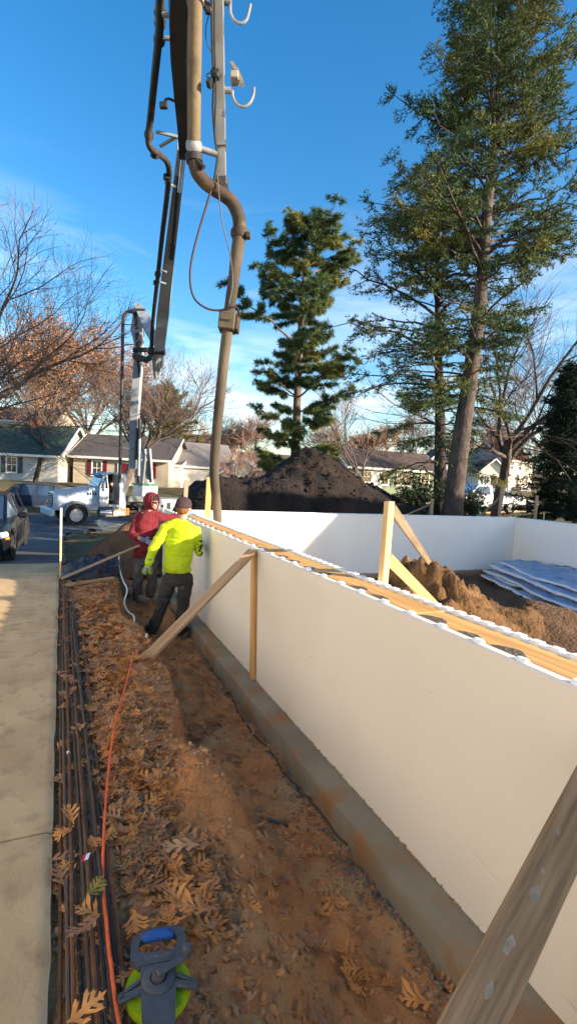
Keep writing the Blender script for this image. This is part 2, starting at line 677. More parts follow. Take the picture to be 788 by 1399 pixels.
def trench_z(x, y):
    e = bank_edge(y) + .035 * fbm(x, y, 3, 3, 2.5)
    lowb = sstep(3.0, 2.2, y)                       # nearer the camera the bank is lower and rounder
    top = -.030 - .10 * sstep(.2, e, x) * lowb - .05 * lowb * sstep(.15, .5, x)
    # spoil heaped on the bank
    top += .10 * math.exp(-((x - .62) / .17) ** 2 - ((y - 4.1) / .5) ** 2)
    top += .10 * math.exp(-((x - .66) / .16) ** 2 - ((y - 5.1) / .45) ** 2)
    top += .13 * math.exp(-((x - .72) / .15) ** 2 - ((y - 2.62) / .22) ** 2)
    top += .07 * math.exp(-((x - .40) / .15) ** 2 - ((y - 3.2) / .35) ** 2)
    top += .10 * math.exp(-((x - .55) / .2) ** 2 - ((y - 6.3) / .4) ** 2)
    floor = -.52 - .05 * sstep(.9, 1.5, x) + .05 * math.exp(-((x - 1.1) / .2) ** 2 - ((y - 2.2) / .5) ** 2)
    floor += .10 * sstep(7.0, 8.5, y)
    w = .10 + .34 * lowb
    k = sstep(e - .02, e + w, x)
    z = top + (floor - top) * k
    # talus at the foot of the cut
    z += .12 * math.exp(-((x - e - .16) / .10) ** 2) * max(0, fbm(x * .6, y, 7, 3, 1.6)) * (1 - lowb * .6)
    rough = .034 * fbm(x, y, 0, 5, 3.2) + .016 * fbm(x, y, 9, 4, 11) + .010 * abs(fbm(x, y, 19, 3, 26))
    cut = 4 * k * (1 - k)
    rough += cut * .05 * fbm(x * .5, y * 2.2, 5, 4, 4)
    edge_damp = sstep(0, .1, x)
    z += rough * (.35 + .65 * edge_damp)
    # tread marks in the floor
    z += .018 * k * math.sin(x * 30 + 3 * fbm(x, y, 2, 2, 1.2)) * sstep(.1, .5, fbm(x, y, 12, 2, .9) + .3)
    return z - (.02 if x < .27 else 0) * 1 + (drive_z(y) if y > 7 else 0) * (1 - k) * 1.0


txs = [-.03 + .0185 * i for i in range(94)]
tys = []
t = -.6
while t < 11.4:
    tys.append(t)
    t += .016 if t < 3.2 else .022 if t < 6 else .04
tr = MB()
tr.grid(lambda x, y: (x, y, trench_z(x, y)), txs, tys)
bank = struct(tr.build('trench_soil', 'soil', smooth='all'))

# pit inside the foundation
def pit_z(x, y):
    z = -.52 + .12 * fbm(x, y, 0, 5, 1.2) + .03 * fbm(x, y, 3, 3, 7) + .30 * math.exp(-((x - 7.0) / .9) ** 2 - ((y - 5.6) / .9) ** 2)

    def hump(cx, cy, rx_, ry_, h, p=1.0):
        d = math.hypot((x - cx) / rx_, (y - cy) / ry_)
        return h * max(0, 1 - d) ** p
    a = hump(5.05, 6.3, 1.5, 1.5, 1.12, .9)
    b = hump(5.75, 5.9, 1.1, 1.1, .50)
    c = hump(4.2, 6.6, 1.2, 1.0, .55)
    h = max(a, b, c)
    return z, h * (1 + .30 * fbm(x, y, 6, 5, 2.6)) + .07 * h * fbm(x, y, 2, 4, 8)


pt = MB()
pt.grid(lambda x, y: (x, y, pit_z(x, y)[0]), [2.1 + .075 * i for i in range(115)], [-3 + .085 * i for i in range(148)])
struct(pt.build('pit_floor', 'pit_soil', smooth='all'))
pm = MB()
pm.grid(lambda x, y: (x, y, sum(pit_z(x, y)) - .03), [3.0 + .045 * i for i in range(88)], [4.5 + .045 * i for i in range(78)])
tag(pm.build('dirt_heap', 'subsoil', smooth='all'), 'orange-brown dirt heap inside the foundation beside the tall pale post', 'dirt heap')

# loose crumbs and stones in the trench: nobody could count them
rng = random.Random(3)
ICO_V, ICO_F = None, None
_b = bmesh.new()
bmesh.ops.create_icosphere(_b, subdivisions=1, radius=1)
ICO_V = [v.co.copy() for v in _b.verts]
ICO_F = [tuple(v.index for v in f.verts) for f in _b.faces]
_b.free()


def lump(mb, c, r, rg, sq=.7):
    q = Quaternion((rg.random(), rg.random(), rg.random(), rg.random())).normalized()
    sx, sy, sz = r * rg.uniform(.7, 1.3), r * rg.uniform(.7, 1.3), r * rg.uniform(.5, 1.0) * sq
    mb.add([Vector(c) + q @ Vector((v.x * sx * rg.uniform(.8, 1.15), v.y * sy * rg.uniform(.8, 1.15), v.z * sz)) for v in ICO_V], ICO_F)


cb, gv, cp = MB(), MB(), MB()
for i in range(5200):
    y = .9 + 8.5 * rng.random() ** 1.7
    x = rng.uniform(.22, 1.58)
    if rng.random() < .4:
        x = bank_edge(y) + rng.gauss(.12, .12)
    r = .003 + .020 * rng.random() ** 5
    lump(cp if rng.random() < .18 else cb, (x, y, trench_z(x, y) + r * .3), r, rng)
for i in range(1500):
    y = .8 + 7.5 * rng.random() ** 1.5
    x = 1.60 - abs(rng.gauss(0, .07)) * (1 + .6 * fbm(y, 1, 1, 2, 1.3))
    lump(gv, (x, y, trench_z(x, y) + .004), rng.uniform(.005, .013), rng)
tag(cb.build('soil_crumbs', 'soil_crumb', bank, fixn=False), 'loose brown soil crumbs and small clods', kind='stuff')
tag(cp.build('pale_crumbs', 'soil_pale', bank, fixn=False), 'paler clay crumbs among the brown soil', kind='stuff')
tag(gv.build('gravel_strip', 'gravel', bank, fixn=False), 'grey gravel along the foot of the footing', kind='stuff')

# ------------------------------------------------------------------ foundation walls of foam forms
WX, WT, WZ0, WZ1 = 1.80, .37, -.41, .88      # outer face, thickness, base, top
FY, RX = 9.5, 10.5                            # inner faces of the far and right walls


def foam_panel(x0, x1, y0, y1, z0, z1, seed):
    """A foam leaf with a slightly uneven lower edge and chamfered rim."""
    m = MB()
    along_y = (y1 - y0) > (x1 - x0)
    L = (y1 - y0) if along_y else (x1 - x0)
    n = int(L / .08)
    rings = []
    for i in range(n + 1):
        t = i / n
        dz = .010 * fbm(t * L * 2.2, seed, 0, 4, 2.0)
        w = .004 * fbm(t * L * .35, seed, 3, 2, 1.0)
        if along_y:
            y = y0 + t * L
            rings.append([(x0 + w, y, z0 + dz), (x0 + w, y, z1 - .012), (x0 + w + .012, y, z1), (x1 + w - .012, y, z1), (x1 + w, y, z1 - .012), (x1 + w, y, z0)])
        else:
            x = x0 + t * L
            rings.append([(x, y0 + w, z0 + dz), (x, y0 + w, z1 - .012), (x, y0 + w + .012, z1), (x, y1 + w - .012, z1), (x, y1 + w, z1 - .012), (x, y1 + w, z0)])
    m.loft(rings)
    return m


km = MB()
km.lathe([(.020, -.02), (.046, -.01), (.040, .018), (.028, .028)], seg=10)
knob_me = km.mesh('knob', True, [MATS['foam_knob']])
km2 = MB().box((0, 0, .001), (.048, .058, .016), bev=.004)
tick_me = km2.mesh('knob', False, [MATS['foam']])


def foam_wall(name, label, x0, x1, y0, y1, seed, outer_step, inner_step, flip=False):
    along_y = (y1 - y0) > (x1 - x0)
    root = thing(name, label, 'wall', ((x0 + x1) / 2, (y0 + y1) / 2, WZ0))
    ft = .065
    if along_y:
        a = foam_panel(x0, x0 + ft, y0, y1, WZ0, WZ1, seed)
        b = foam_panel(x1 - ft, x1, y0, y1, WZ0, WZ1, seed + 5)
        c = (x0 + ft + .001, x1 - ft - .001, y0 + .002, y1 - .002)
    else:
        a = foam_panel(x0, x1, y0, y0 + ft, WZ0, WZ1, seed)
        b = foam_panel(x0, x1, y1 - ft, y1, WZ0, WZ1, seed + 5)
        c = (x0 + .002, x1 - .002, y0 + ft + .001, y1 - ft - .001)
    a.build('foam_panel', 'foam_warm_cast' if outer_step > .25 else 'foam', root, smooth=False)
    b.build('foam_panel', 'foam', root, smooth=False)
    m = MB()
    if along_y:
        m.grid(lambda x, y: (x, y, WZ1 - .06 + .012 * fbm(x, y, 1, 3, 7)), [c[0] + (c[1] - c[0]) * i / 8 for i in range(9)], [c[2] + .03 * i for i in range(int((c[3] - c[2]) / .03))])
    else:
        m.box(((c[0] + c[1]) / 2, (c[2] + c[3]) / 2, WZ1 - .09), (c[1] - c[0], c[3] - c[2], .1))
    m.build('concrete_core', 'wet_concrete', root, smooth=True)
    inv = Vector(root.location)
    rg = random.Random(seed)
    if along_y:
        y = y0 + .1
        while y < y1 - .05:
            inst(knob_me, 'knob', Vector((x0 + ft / 2 + .004, y, WZ1)) - inv, (0, 0, 0), (.50, .85, rg.uniform(.45, .75)), root)
            y += outer_step * rg.uniform(.97, 1.03)
        y = y0 + .05
        while y < y1 - .05:
            inst(tick_me, 'knob', Vector((x1 - ft / 2, y, WZ1)) - inv, (0, 0, 0), (1, 1, rg.uniform(.8, 1.1)), root)
            y += inner_step
    else:
        x = x0 + .05
        while x < x1 - .05:
            inst(tick_me, 'knob', Vector((x, y0 + ft / 2, WZ1)) - inv, (0, 0, 0), (1, 1, rg.uniform(.8, 1.2)), root)
            x += inner_step
    return root


near_wall = foam_wall('foam_form_wall', 'long white foam form wall in front with a board along its top', WX, WX + WT, -1.2, FY + WT, 11, .265, .107)
far_wall = foam_wall('foam_form_wall', 'white foam form wall across the back, below the dark soil pile', WX + WT + .002, RX + WT, FY, FY + WT, 12, .2, .107)
right_wall = foam_wall('foam_form_wall', 'white foam form wall at the right, behind the blue tarpaulin', RX, RX + WT, -2, FY - .002, 13, .107, .107)

# concrete footing under the walls
ftg = thing('footing', 'grey concrete footing along the foot of the near foam wall', 'footing', (1.9, 4, -.62))
m = MB()
ny = 240
rings = []
for i in range(ny + 1):
    y = -1.2 + (FY + WT + 1.4) * i / ny
    e = .018 * fbm(1, y, 0, 6, 2.4)
    zt = WZ0 - .004 + .012 * fbm(2, y, 3, 6, 3.4)
    rings.append([(1.605 + e, y, -.75), (1.603 + e, y, zt - .025), (1.612 + e, y, zt - .004), (1.70, y, zt + .004 * fbm(5, y, 1, 3, 6)), (1.83, y, WZ0 + .001), (2.25, y, WZ0 + .001), (2.25, y, -.75)])
m.loft(rings)
m.build('footing_strip', 'footing', ftg, smooth=True)
for (x0, x1, y0, y1) in ((2.27, RX + .5, FY - .13, FY + WT + .1), (RX - .13, RX + .5, -2, FY - .14)):
    f2 = thing('footing', 'dark footing along the foot of the back foam wall' if y0 > 5 else 'footing along the foot of the right foam wall', 'footing', ((x0 + x1) / 2, (y0 + y1) / 2, -.62))
    MB().box(((x0 + x1) / 2, (y0 + y1) / 2, -.585), (x1 - x0, y1 - y0, .34), bev=.01).build('footing_strip', 'footing', f2)
# brown crumbs of expanding foam squeezed out under the near wall
m = MB()
rg = random.Random(21)
for i in range(230):
    y = rg.uniform(.6, 9)
    if fbm(y, 0, 0, 2, 1.1) < -.15:
        continue
    lump(m, (WX - rg.uniform(-.004, .014), y, WZ0 + rg.uniform(.0, .012)), rg.uniform(.004, .011), rg)
tag(m.build('foam_crumbs', mat('foam_seal', (.42, .30, .12), (.22, .13, .05), 20), near_wall, fixn=False), 'brown seal squeezed out under the foam', kind='stuff')


def lumber(name, label, p0, p1, w, h, material, up=(0, 0, 1), group=None, cat='lumber', parent=None, bev=.004):
    """A straight piece of timber as one object whose own z runs along the grain."""
    p0, p1 = Vector(p0), Vector(p1)
    d = p1 - p0
    z = d.normalized()
    u = Vector(up)
    if abs(z.dot(u.normalized())) > .995:
        u = Vector((0, 1, 0))
    x = u.cross(z).normalized()
    y = z.cross(x)
    m = MB().box((0, 0, d.length / 2), (w, h, d.length), bev=bev)
    o = m.build(name, material)
    o.matrix_world = Matrix.Translation(p0) @ Matrix((x, y, z)).transposed().to_4x4()
    if parent is None:
        tag(o, label, cat, group)
    else:
        o.parent = parent
        o.matrix_basis = world_of(parent).inverted() @ (Matrix.Translation(p0) @ Matrix((x, y, z)).transposed().to_4x4())
    return o


# board lying along the top of the near wall
bd = thing('top_board', 'long orange-brown board lying along the top of the near foam wall', 'board', (WX + .2, 4, WZ1))
yb = [-1.0, 2.35, 5.9, 9.3]
for i in range(3):
    lumber('board', None, (WX + .188, yb[i] + .003, WZ1 - .026), (WX + .186, yb[i + 1] - .003, WZ1 - .026), .215, .04, 'pine_wood', parent=bd)
# dark scalloped strips over the front edge of the board
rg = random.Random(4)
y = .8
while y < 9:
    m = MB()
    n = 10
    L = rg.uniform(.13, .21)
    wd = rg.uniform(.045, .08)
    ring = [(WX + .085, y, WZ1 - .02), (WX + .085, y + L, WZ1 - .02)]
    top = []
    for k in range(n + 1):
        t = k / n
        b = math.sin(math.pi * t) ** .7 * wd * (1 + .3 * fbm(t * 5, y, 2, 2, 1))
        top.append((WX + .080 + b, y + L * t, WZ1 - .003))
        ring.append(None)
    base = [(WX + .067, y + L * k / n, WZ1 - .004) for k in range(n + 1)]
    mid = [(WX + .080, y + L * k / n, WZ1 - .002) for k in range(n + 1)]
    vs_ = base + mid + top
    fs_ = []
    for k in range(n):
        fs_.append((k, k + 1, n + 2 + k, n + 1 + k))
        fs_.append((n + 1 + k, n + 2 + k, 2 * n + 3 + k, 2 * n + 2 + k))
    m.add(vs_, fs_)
    m.build('dark_scallop', 'wet_concrete', bd, smooth=True)
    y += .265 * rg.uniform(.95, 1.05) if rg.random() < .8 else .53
# ------------------------------------------------------------------ timber braces and posts
sb = lumber('wall_upright', 'upright stud flat against the near foam wall, meeting the diagonal brace', (WX - .023, 4.66, WZ0 + .004), (WX - .020, 4.80, WZ1 - .01), .038, .086, 'pine_wood', up=(0, 1, 0))
b0, b1 = Vector((.55, 4.16, -.02)), Vector((WX - .065, 4.72, .87))
br = thing('diagonal_brace', 'diagonal brace from the bank up to the near foam wall', 'brace', b0)
lumber('brace_board', None, b0, b1, .088, .040, 'brace_wood', up=(.9, .3, 1), parent=br)
m = MB()
m.tube([b0 + Vector((.012 * math.cos(a) - .03, .015 * math.sin(a * 1.0) - .03, .028 * math.sin(a) + .05)) for a in [k * .5 for k in range(14)]], .006, 6)
m.build('cord_knot', 'white_cord', br, smooth=True)
st = lumber('ground_stake', 'short stake driven in the bank beside the foot of the diagonal brace', (.515, 4.22, -.30), (.50, 4.22, .03), .035, .035, 'brace_wood', up=(0, 1, 0), cat='stake')

q0 = at(645, 1399, d=1.20)
q1 = at(790, 1108, d=1.62)
qd = (q1 - q0)
q1 = q1 + qd * ((WX - .04 - q1.x) / qd.x)
qd = (q1 - q0)
q00 = q0 - qd * ((q0.z + .12) / qd.z)
plank = lumber('dirty_brace', 'dirty cement-stained plank leaning on the near foam wall at the lower right corner', q00, q1 - qd.normalized() * .02, .118, .04, 'dirty_wood', up=(-.55, -.85, .5), cat='brace')
_pi = plank.matrix_world.inverted()
_cl = _pi @ CAM
_sg = 1 if _cl.y > 0 else -1
mat('cement', (.38, .34, .28), (.24, .20, .15), 30, .9, .6, 60, dist=.004)
rg = random.Random(6)
for px_, py_, rw, rl in ((730, 1222, .014, .026), (696, 1290, .011, .028), (762, 1136, .008, .014), (668, 1352, .008, .02), (741, 1190, .006, .008)):
    v_ = (_pi.to_3x3() @ (ROT @ _ray(px_, py_)))
    t_ = (_sg * .0205 - _cl.y) / v_.y
    c_ = _cl + v_ * t_
    m = MB()
    m.add([(c_.x, _sg * .0225, c_.z)] + [(c_.x + rw * math.cos(a) * rg.uniform(.6, 1.3), _sg * .0206, c_.z + rl * math.sin(a) * rg.uniform(.6, 1.3)) for a in [2 * math.pi * k / 11 for k in range(11)]], [(0, 1 + k, 1 + (k + 1) % 11) for k in range(11)])
    o = m.build('cement_blotch', 'cement', plank, local=True)
lumber('wall_upright', 'upright stud on the near foam wall behind the cement-stained plank', (WX - .022, 1.08, WZ0 + .004), (WX - .022, 1.12, WZ1 - .02), .038, .09, 'brace_wood', up=(0, 1, 0))

# tall pale post inside the near wall with its two braces
post = lumber('pale_post', 'tall pale post standing inside the near foam wall', (2.225, 3.22, -.5), (2.268, 3.235, 1.475), .045, .092, 'pine_wood_pale', up=(1, .55, 0), cat='post')
lumber('post_brace', 'short pale brace propping the tall pale post near its middle', (2.31, 3.28, 1.04), (3.42, 4.02, .43), .038, .09, 'pine_wood_pale', up=(.3, -.6, 1), cat='brace')
lumber('post_brace', 'thin weathered brace from the top of the tall pale post to the dirt heap', (2.35, 3.32, 1.42), (4.85, 5.85, .50), .038, .075, 'pine_wood_old', up=(.3, -.6, 1), cat='brace')

# posts and props behind the far wall
for (lab, px, ptop, lean, w) in (
        ('weathered post behind the back foam wall, left of the leaning conifer trunk', 590, 681, .0, .085),
        ('taller weathered post behind the back foam wall, right of the leaning conifer trunk', 685, 665, .03, .085),
        ('weathered post behind the corner of the back and right foam walls', 733, 677, .02, .10)):
    t_ = at(px, ptop, y=10.05)
    lumber('wall_post', lab, (t_.x - lean, 10.05, .1), t_, .04, w, 'pine_wood_old', up=(1, 0, 0), cat='post', group='posts behind the back wall')
t_ = at(743, 699, y=10.1)
lumber('small_stake', 'thin short stake right of the post at the foam wall corner', (t_.x, 10.1, .2), t_, .03, .03, 'pine_wood_pale', up=(1, 0, 0), cat='stake')
lumber('wall_prop', 'sloping prop leaning on the left post behind the back foam wall', at(546, 707, y=10.35), at(588, 689, y=10.12), .035, .085, 'pine_wood_old', up=(0, -1, .4), cat='prop')
lumber('wall_prop', 'sloping prop leaning on the taller post behind the back foam wall', at(652, 708, y=10.4), at(682, 680, y=10.12), .035, .085, 'pine_wood_old', up=(0, -1, .4), cat='prop')
t_ = at(286, 652, y=9.2)
lumber('corner_post', 'pale post beside the hanging hose at the end of the near foam wall', (t_.x, 9.25, -.2), t_, .04, .10, 'pine_wood', up=(1, 0, 0), cat='post')
t_ = at(255, 656, y=10.05)
lumber('corner_post', 'weathered post behind the worker in the yellow shirt', (t_.x - .04, 10.05, .0), t_, .04, .085, 'pine_wood_old', up=(1, 0, 0), cat='post')

# boards by the black plastic
lumber('long_board', 'long grey-brown board leaning over the black plastic towards the worker in red', (.03, 7.75, .03), at(206, 739, y=8.15), .09, .038, 'pine_wood_old', up=(0, .4, 1), cat='board')
lumber('short_board', 'short brown board lying at the foot of the black plastic', (.06, 7.42, .0), (.72, 7.75, .02), .09, .03, 'brace_wood', up=(0, .1, 1), cat='board')
stk = at(83, 786, z=-.02)
ws = thing('survey_stake', 'thin white-topped stake at the edge of the concrete driveway', 'stake', (stk.x, stk.y, -.1))
lumber('stake_shaft', None, (stk.x, stk.y, -.2), at(83.5, 735, y=stk.y), .028, .028, 'pine_wood_pale', up=(0, 1, 0), parent=ws)
lumber('white_tip', None, at(83.5, 735, y=stk.y), at(84, 694, y=stk.y), .030, .030, mat('white_paint', (.75, .73, .68), (.66, .64, .58), 10), up=(0, 1, 0), parent=ws)

# ------------------------------------------------------------------ reinforcing bars along the slab
rg = random.Random(15)
ORD = ['first', 'second', 'third', 'fourth', 'fifth', 'sixth', 'seventh', 'eighth', 'ninth', 'tenth', 'eleventh', 'twelfth']
ends = [(.022, .03, .6, 8.6), (.045, .045, .7, 7.6), (.068, .055, .5, 8.9), (.088, .075, .8, 6.7), (.108, .085, .4, 7.9), (.124, .12, .6, 6.2), (.142, .11, .7, 7.2), (.158, .16, .5, 6.8), (.176, .14, .6, 5.9), (.193, .185, .3, 6.6), (.215, .215, .6, 5.4)]
bm_ = ['rust', 'black_steel', 'rust', 'black_steel', 'black_steel', 'rust', 'black_steel', 'black_steel', 'black_steel', 'black_steel', 'rust']
for i, (xa, xb, ya, yb_) in enumerate(ends):
    m = MB()
    n = 60
    pts, rr = [], []
    lay = .018 * (i % 3)
    ph = rg.uniform(0, 6)
    for k in range(n * 4 + 1):
        t = k / (n * 4)
        y = ya + (yb_ - ya) * t
        x = xa + (xb - xa) * t + .006 * math.sin(y * 1.1 + ph)
        z = -.022 + lay + .006 * math.sin(y * .9 + ph * 2) + (drive_z(y) if y > 7 else 0)
        pts.append((x, y, max(z, -.026)))
        rr.append(.0070 + (.0009 if k % 2 else -.0004))
    m.tube(pts, rr, 6)
    o = m.build('reinforcing_bar', bm_[i], smooth=True)
    tag(o, ('rusty' if bm_[i] == 'rust' else 'dark') + ' steel reinforcing bar, %s from the concrete slab edge' % ORD[i], 'rebar', 'reinforcing bars along the slab')

# orange cord on the bank, white cord by the workers
pp = [(183, 911), (176, 935), (163, 985), (152, 1035), (146, 1085), (143, 1130), (141, 1180), (142, 1230), (147, 1290), (153, 1345), (161, 1399), (170, 1460)]
pts = []
for p in pp:
    q = at(*p, z=.0)
    pts.append(q)
sp = spline(pts, 10)
m = MB()
m.tube([(q.x, q.y, trench_z(q.x, q.y) + .072 + .008 * math.sin(q.y * 7)) for q in sp], .0062, 7)
tag(m.build('orange_cord', 'orange_cord', smooth=True), 'bright orange cord running along the bank from the brace foot', 'cord')
pp = [(163, 764), (163, 778), (168, 792), (174, 806), (170, 822), (174, 834), (183, 842), (184, 852), (192, 860), (200, 870), (202, 882), (199, 893)]
pts = [at(*p, z=-.02 - .10 * sstep(0, 11, i)) for i, p in enumerate(pp)]
pts[0].z += .12
pts[1].z += .06
sp = spline(pts, 8)
m = MB()
m.tube([(q.x, q.y, max(q.z, trench_z(q.x, q.y) + .015)) for q in sp], .011, 7)
tag(m.build('wriggling_cord', 'white_cord', smooth=True), 'white cord wriggling down the bank beside the workers', 'cord')
m = MB()
pts = [at(312, 945, z=-.53), at(335, 985, z=-.54), at(365, 1020, z=-.54), at(400, 1065, z=-.54), at(440, 1110, z=-.54), at(475, 1150, z=-.54)]
sp = spline(pts, 8)
m.tube([(q.x, q.y, trench_z(q.x, q.y) + .008) for q in sp], .007, 6)
tag(m.build('wire', 'rust', smooth=True), 'thin dark wire lying along the trench floor beside the footing', 'wire')
m = MB()
a_, b_ = at(365, 1116, z=-.5), at(396, 1117, z=-.5)
m.tube([(a_.x, a_.y, trench_z(a_.x, a_.y) + .015), (b_.x, b_.y, trench_z(b_.x, b_.y) + .015)], .012, 8)
tag(m.build('pipe_piece', 'black_steel', smooth=True), 'short grey pipe piece lying on the trench floor', 'pipe')
m = MB()
a_, b_ = at(340, 1137, z=-.48), at(362, 1118, z=-.48)
m.tube([(a_.x, a_.y, trench_z(a_.x, a_.y) + .012), (b_.x, b_.y, trench_z(b_.x, b_.y) + .014)], [.012, .008], 6)
tag(m.build('stick', 'brace_wood', smooth=True), 'short brown stick beside the grey pipe piece in the trench', 'stick')
# scraps among the bars
mat('red_paper', (.55, .03, .03), (.6, .05, .04), 5, .6)
mat('white_paper', (.75, .75, .76), (.65, .66, .7), 5, .6)
s_ = thing('packaging_scrap', 'red and white scrap of packaging lying on the steel bars', 'scrap', at(116, 1173, z=.03))
for mm, dx in (('red_paper', 0), ('white_paper', .014)):
    m = MB()
    m.grid(lambda u, v: (u * .014 + dx - .01 + v * .012, v * .028, .004 + .006 * math.sin(v * 2 + dx * 60)), [0, .5, 1], [-.5, -.2, .1, .5])
    m.build('scrap_half', mm, s_, local=True)
s_ = at(94, 1026, z=.02)
m = MB().box((s_.x, s_.y, .012), (.016, .028, .006), rz=.3, bev=.002)
tag(m.build('paper_tag', 'white_paper'), 'small white tag lying on the steel bars', 'tag')

# ------------------------------------------------------------------ oak leaves
def oak_leaf(seed):
    """Deeply lobed, pointed oak leaf: a narrow spine with separate lobes, curled and a little torn."""
    rg = random.Random(seed)
    L = .14 * rg.uniform(.85, 1.2)
    W_ = .056 * rg.uniform(.8, 1.15)
    c1, c2, tw = rg.uniform(-1.2, 1.8), rg.uniform(-1.0, 2.6), rg.uniform(-1.2, 1.2)
    wv = rg.uniform(0, 6)

    def P(x, y):
        yy = y * L - L / 2
        return (x, yy, c2 * x * x * 4 + .3 * c1 * yy * yy * 4 + tw * x * yy * 3 + .004 * math.sin(y * 9 + wv) + .003 * math.sin(x * 90 + wv))
    mb = MB()
    n = 7
    vs_ = []
    for i in range(n):
        t = i / (n - 1)
        w = W_ * (.05 + .13 * math.sin(math.pi * min(1, t * .95 + .05)))
        vs_ += [P(-w, t), P(0, t), P(w, t)]
    fs_ = []
    for i in range(n - 1):
        a = i * 3
        fs_ += [(a, a + 1, a + 4, a + 3), (a + 1, a + 2, a + 5, a + 4)]
    mb.add(vs_, fs_)
    nl = rg.choice((3, 3, 4))
    for s in (-1, 1):
        for j in range(nl):
            if rg.random() < .06:
                continue
            t0 = .12 + .70 * j / nl + rg.uniform(-.02, .02)
            st_ = .70 / nl
            out = W_ * math.sin(math.pi * (.22 + .62 * (j + .5) / nl)) ** .7 * rg.uniform(.8, 1.15)
            up_ = rg.uniform(.55, .95) * out / L
            b0, b1 = t0, t0 + st_ * .62
            tm = (b0 + b1) / 2
            pts = [P(s * W_ * .08, b0), P(s * out * .55, tm - st_ * .20 + up_ * .45), P(s * out * .80, tm - st_ * .16 + up_ * .62), P(s * out, tm + up_),
                   P(s * out * .66, tm + st_ * .22 + up_ * .72), P(s * out * .72, tm + st_ * .34 + up_ * .86), P(s * out * .42, tm + st_ * .26 + up_ * .42), P(s * W_ * .08, b1)]
            mb.add(pts, [(0, 1, 6, 7), (1, 2, 4, 6), (2, 3, 4), (4, 5, 6)])
    # pointed end lobe
    mb.add([P(-W_ * .12, .84), P(-W_ * .34, .93), P(-W_ * .10, .95), P(0, 1.08), P(W_ * .10, .95), P(W_ * .34, .92), P(W_ * .12, .84)], [(0, 1, 2), (0, 2, 4, 6), (2, 3, 4), (4, 5, 6)])
    k = P(0, 0)
    mb.add([(k[0] - .0012, k[1] - .03, k[2] + .004), (k[0] + .0012, k[1] - .03, k[2] + .004), k], [(0, 1, 2)])
    return mb


LEAF_M = ['leaf_a', 'leaf_b', 'leaf_c', 'leaf_d']
protos = []
for i in range(16):
    mm = LEAF_M[(0, 1, 0, 2, 1, 0, 1, 2, 0, 1, 0, 2, 1, 0, 3, 1)[i]]
    protos.append((oak_leaf(100 + i), mm))
proto_me = [p.mesh('leaf', False, [MATS[mm]], fixn=False) for p, mm in protos]
rg = random.Random(77)
cands = []
while len(cands) < 2300:
    y = .75 + 7.2 * rg.random() ** 1.35
    r_ = rg.random()
    e = bank_edge(y)
    if r_ < .86:
        x = rg.uniform(.02, e - .06)
        if y > 3 and x > .55 and rg.random() < .75:
            continue
        if x < .22 and rg.random() < .86:
            continue
        if 2.3 < y < 3.0 and x > .58:
            continue
    else:
        x = rg.uniform(e + .05, 1.58)
        if rg.random() < .62:
            continue
    if y < 1.25 and x > .45 and rg.random() < .45:
        continue
    if fbm(x, y, 40, 3, 1.6) < rg.uniform(-.5, .22):
        continue
    zt = trench_z(x, y)
    on_bars = x < .23
    pile = (.03 * rg.random() ** 2) if x < e else .006
    z = zt + .008 + pile + (.035 if on_bars else 0) * rg.random()
    cands.append((y, x, z, rg.uniform(0, 6.28), rg.gauss(0, .17), rg.gauss(0, .17), rg.uniform(.42, .92) * (1 if rg.random() < .8 else .7), rg.randrange(14) if rg.random() < .99 else 14))
# a few placed as in the photograph
for px, py, zz, an, pr, sc_ in ((118, 1378, .05, -1.2, 0, .88), (97, 1113, .05, .2, 5, .75), (130, 1212, .05, -.7, 14, .75), (120, 1245, .05, 1.0, 0, .8), (115, 1268, .055, 2.2, 3, .75), (245, 1155, .03, 1.5, 4, 1.0), (262, 1240, .05, 1.2, 0, .95), (240, 1225, .05, .4, 5, .85), (355, 1197, -.46, 1.4, 1, 1.0), (470, 1297, -.5, .3, 0, 1.0), (568, 1356, -.5, 1.2, 0, 1.2), (500, 1320, -.5, 2.7, 8, 1.0)):
    q = at(px, py, z=zz)
    cands.append((q.y - 20, q.x, max(trench_z(q.x, q.y) + .02, zz if zz > 0 else -9), an, .15, .1, sc_, pr))
cands.sort()
rest = [MB() for _ in range(4)]
for i, (y, x, z, rz, rx_, ry_, s, k) in enumerate(cands):
    if y < -5:
        y += 20
    if i < 300:
        inst(proto_me[k], 'leaf', (x, y, z), (rx_, ry_, rz), s, bank)
    else:
        mt = Matrix.Translation((x, y, z)) @ Matrix.Rotation(rz, 4, 'Z') @ Matrix.Rotation(ry_, 4, 'Y') @ Matrix.Rotation(rx_, 4, 'X') @ Matrix.Scale(s, 4)
        pb, mm = protos[k]
        rest[LEAF_M.index(mm)].add([mt @ Vector(v) for v in pb.v], pb.f)
for k in range(4):
    if rest[k].v:
        tag(rest[k].build('leaf_litter', LEAF_M[k], bank, fixn=False), 'fallen brown oak leaves covering the bank', kind='stuff')

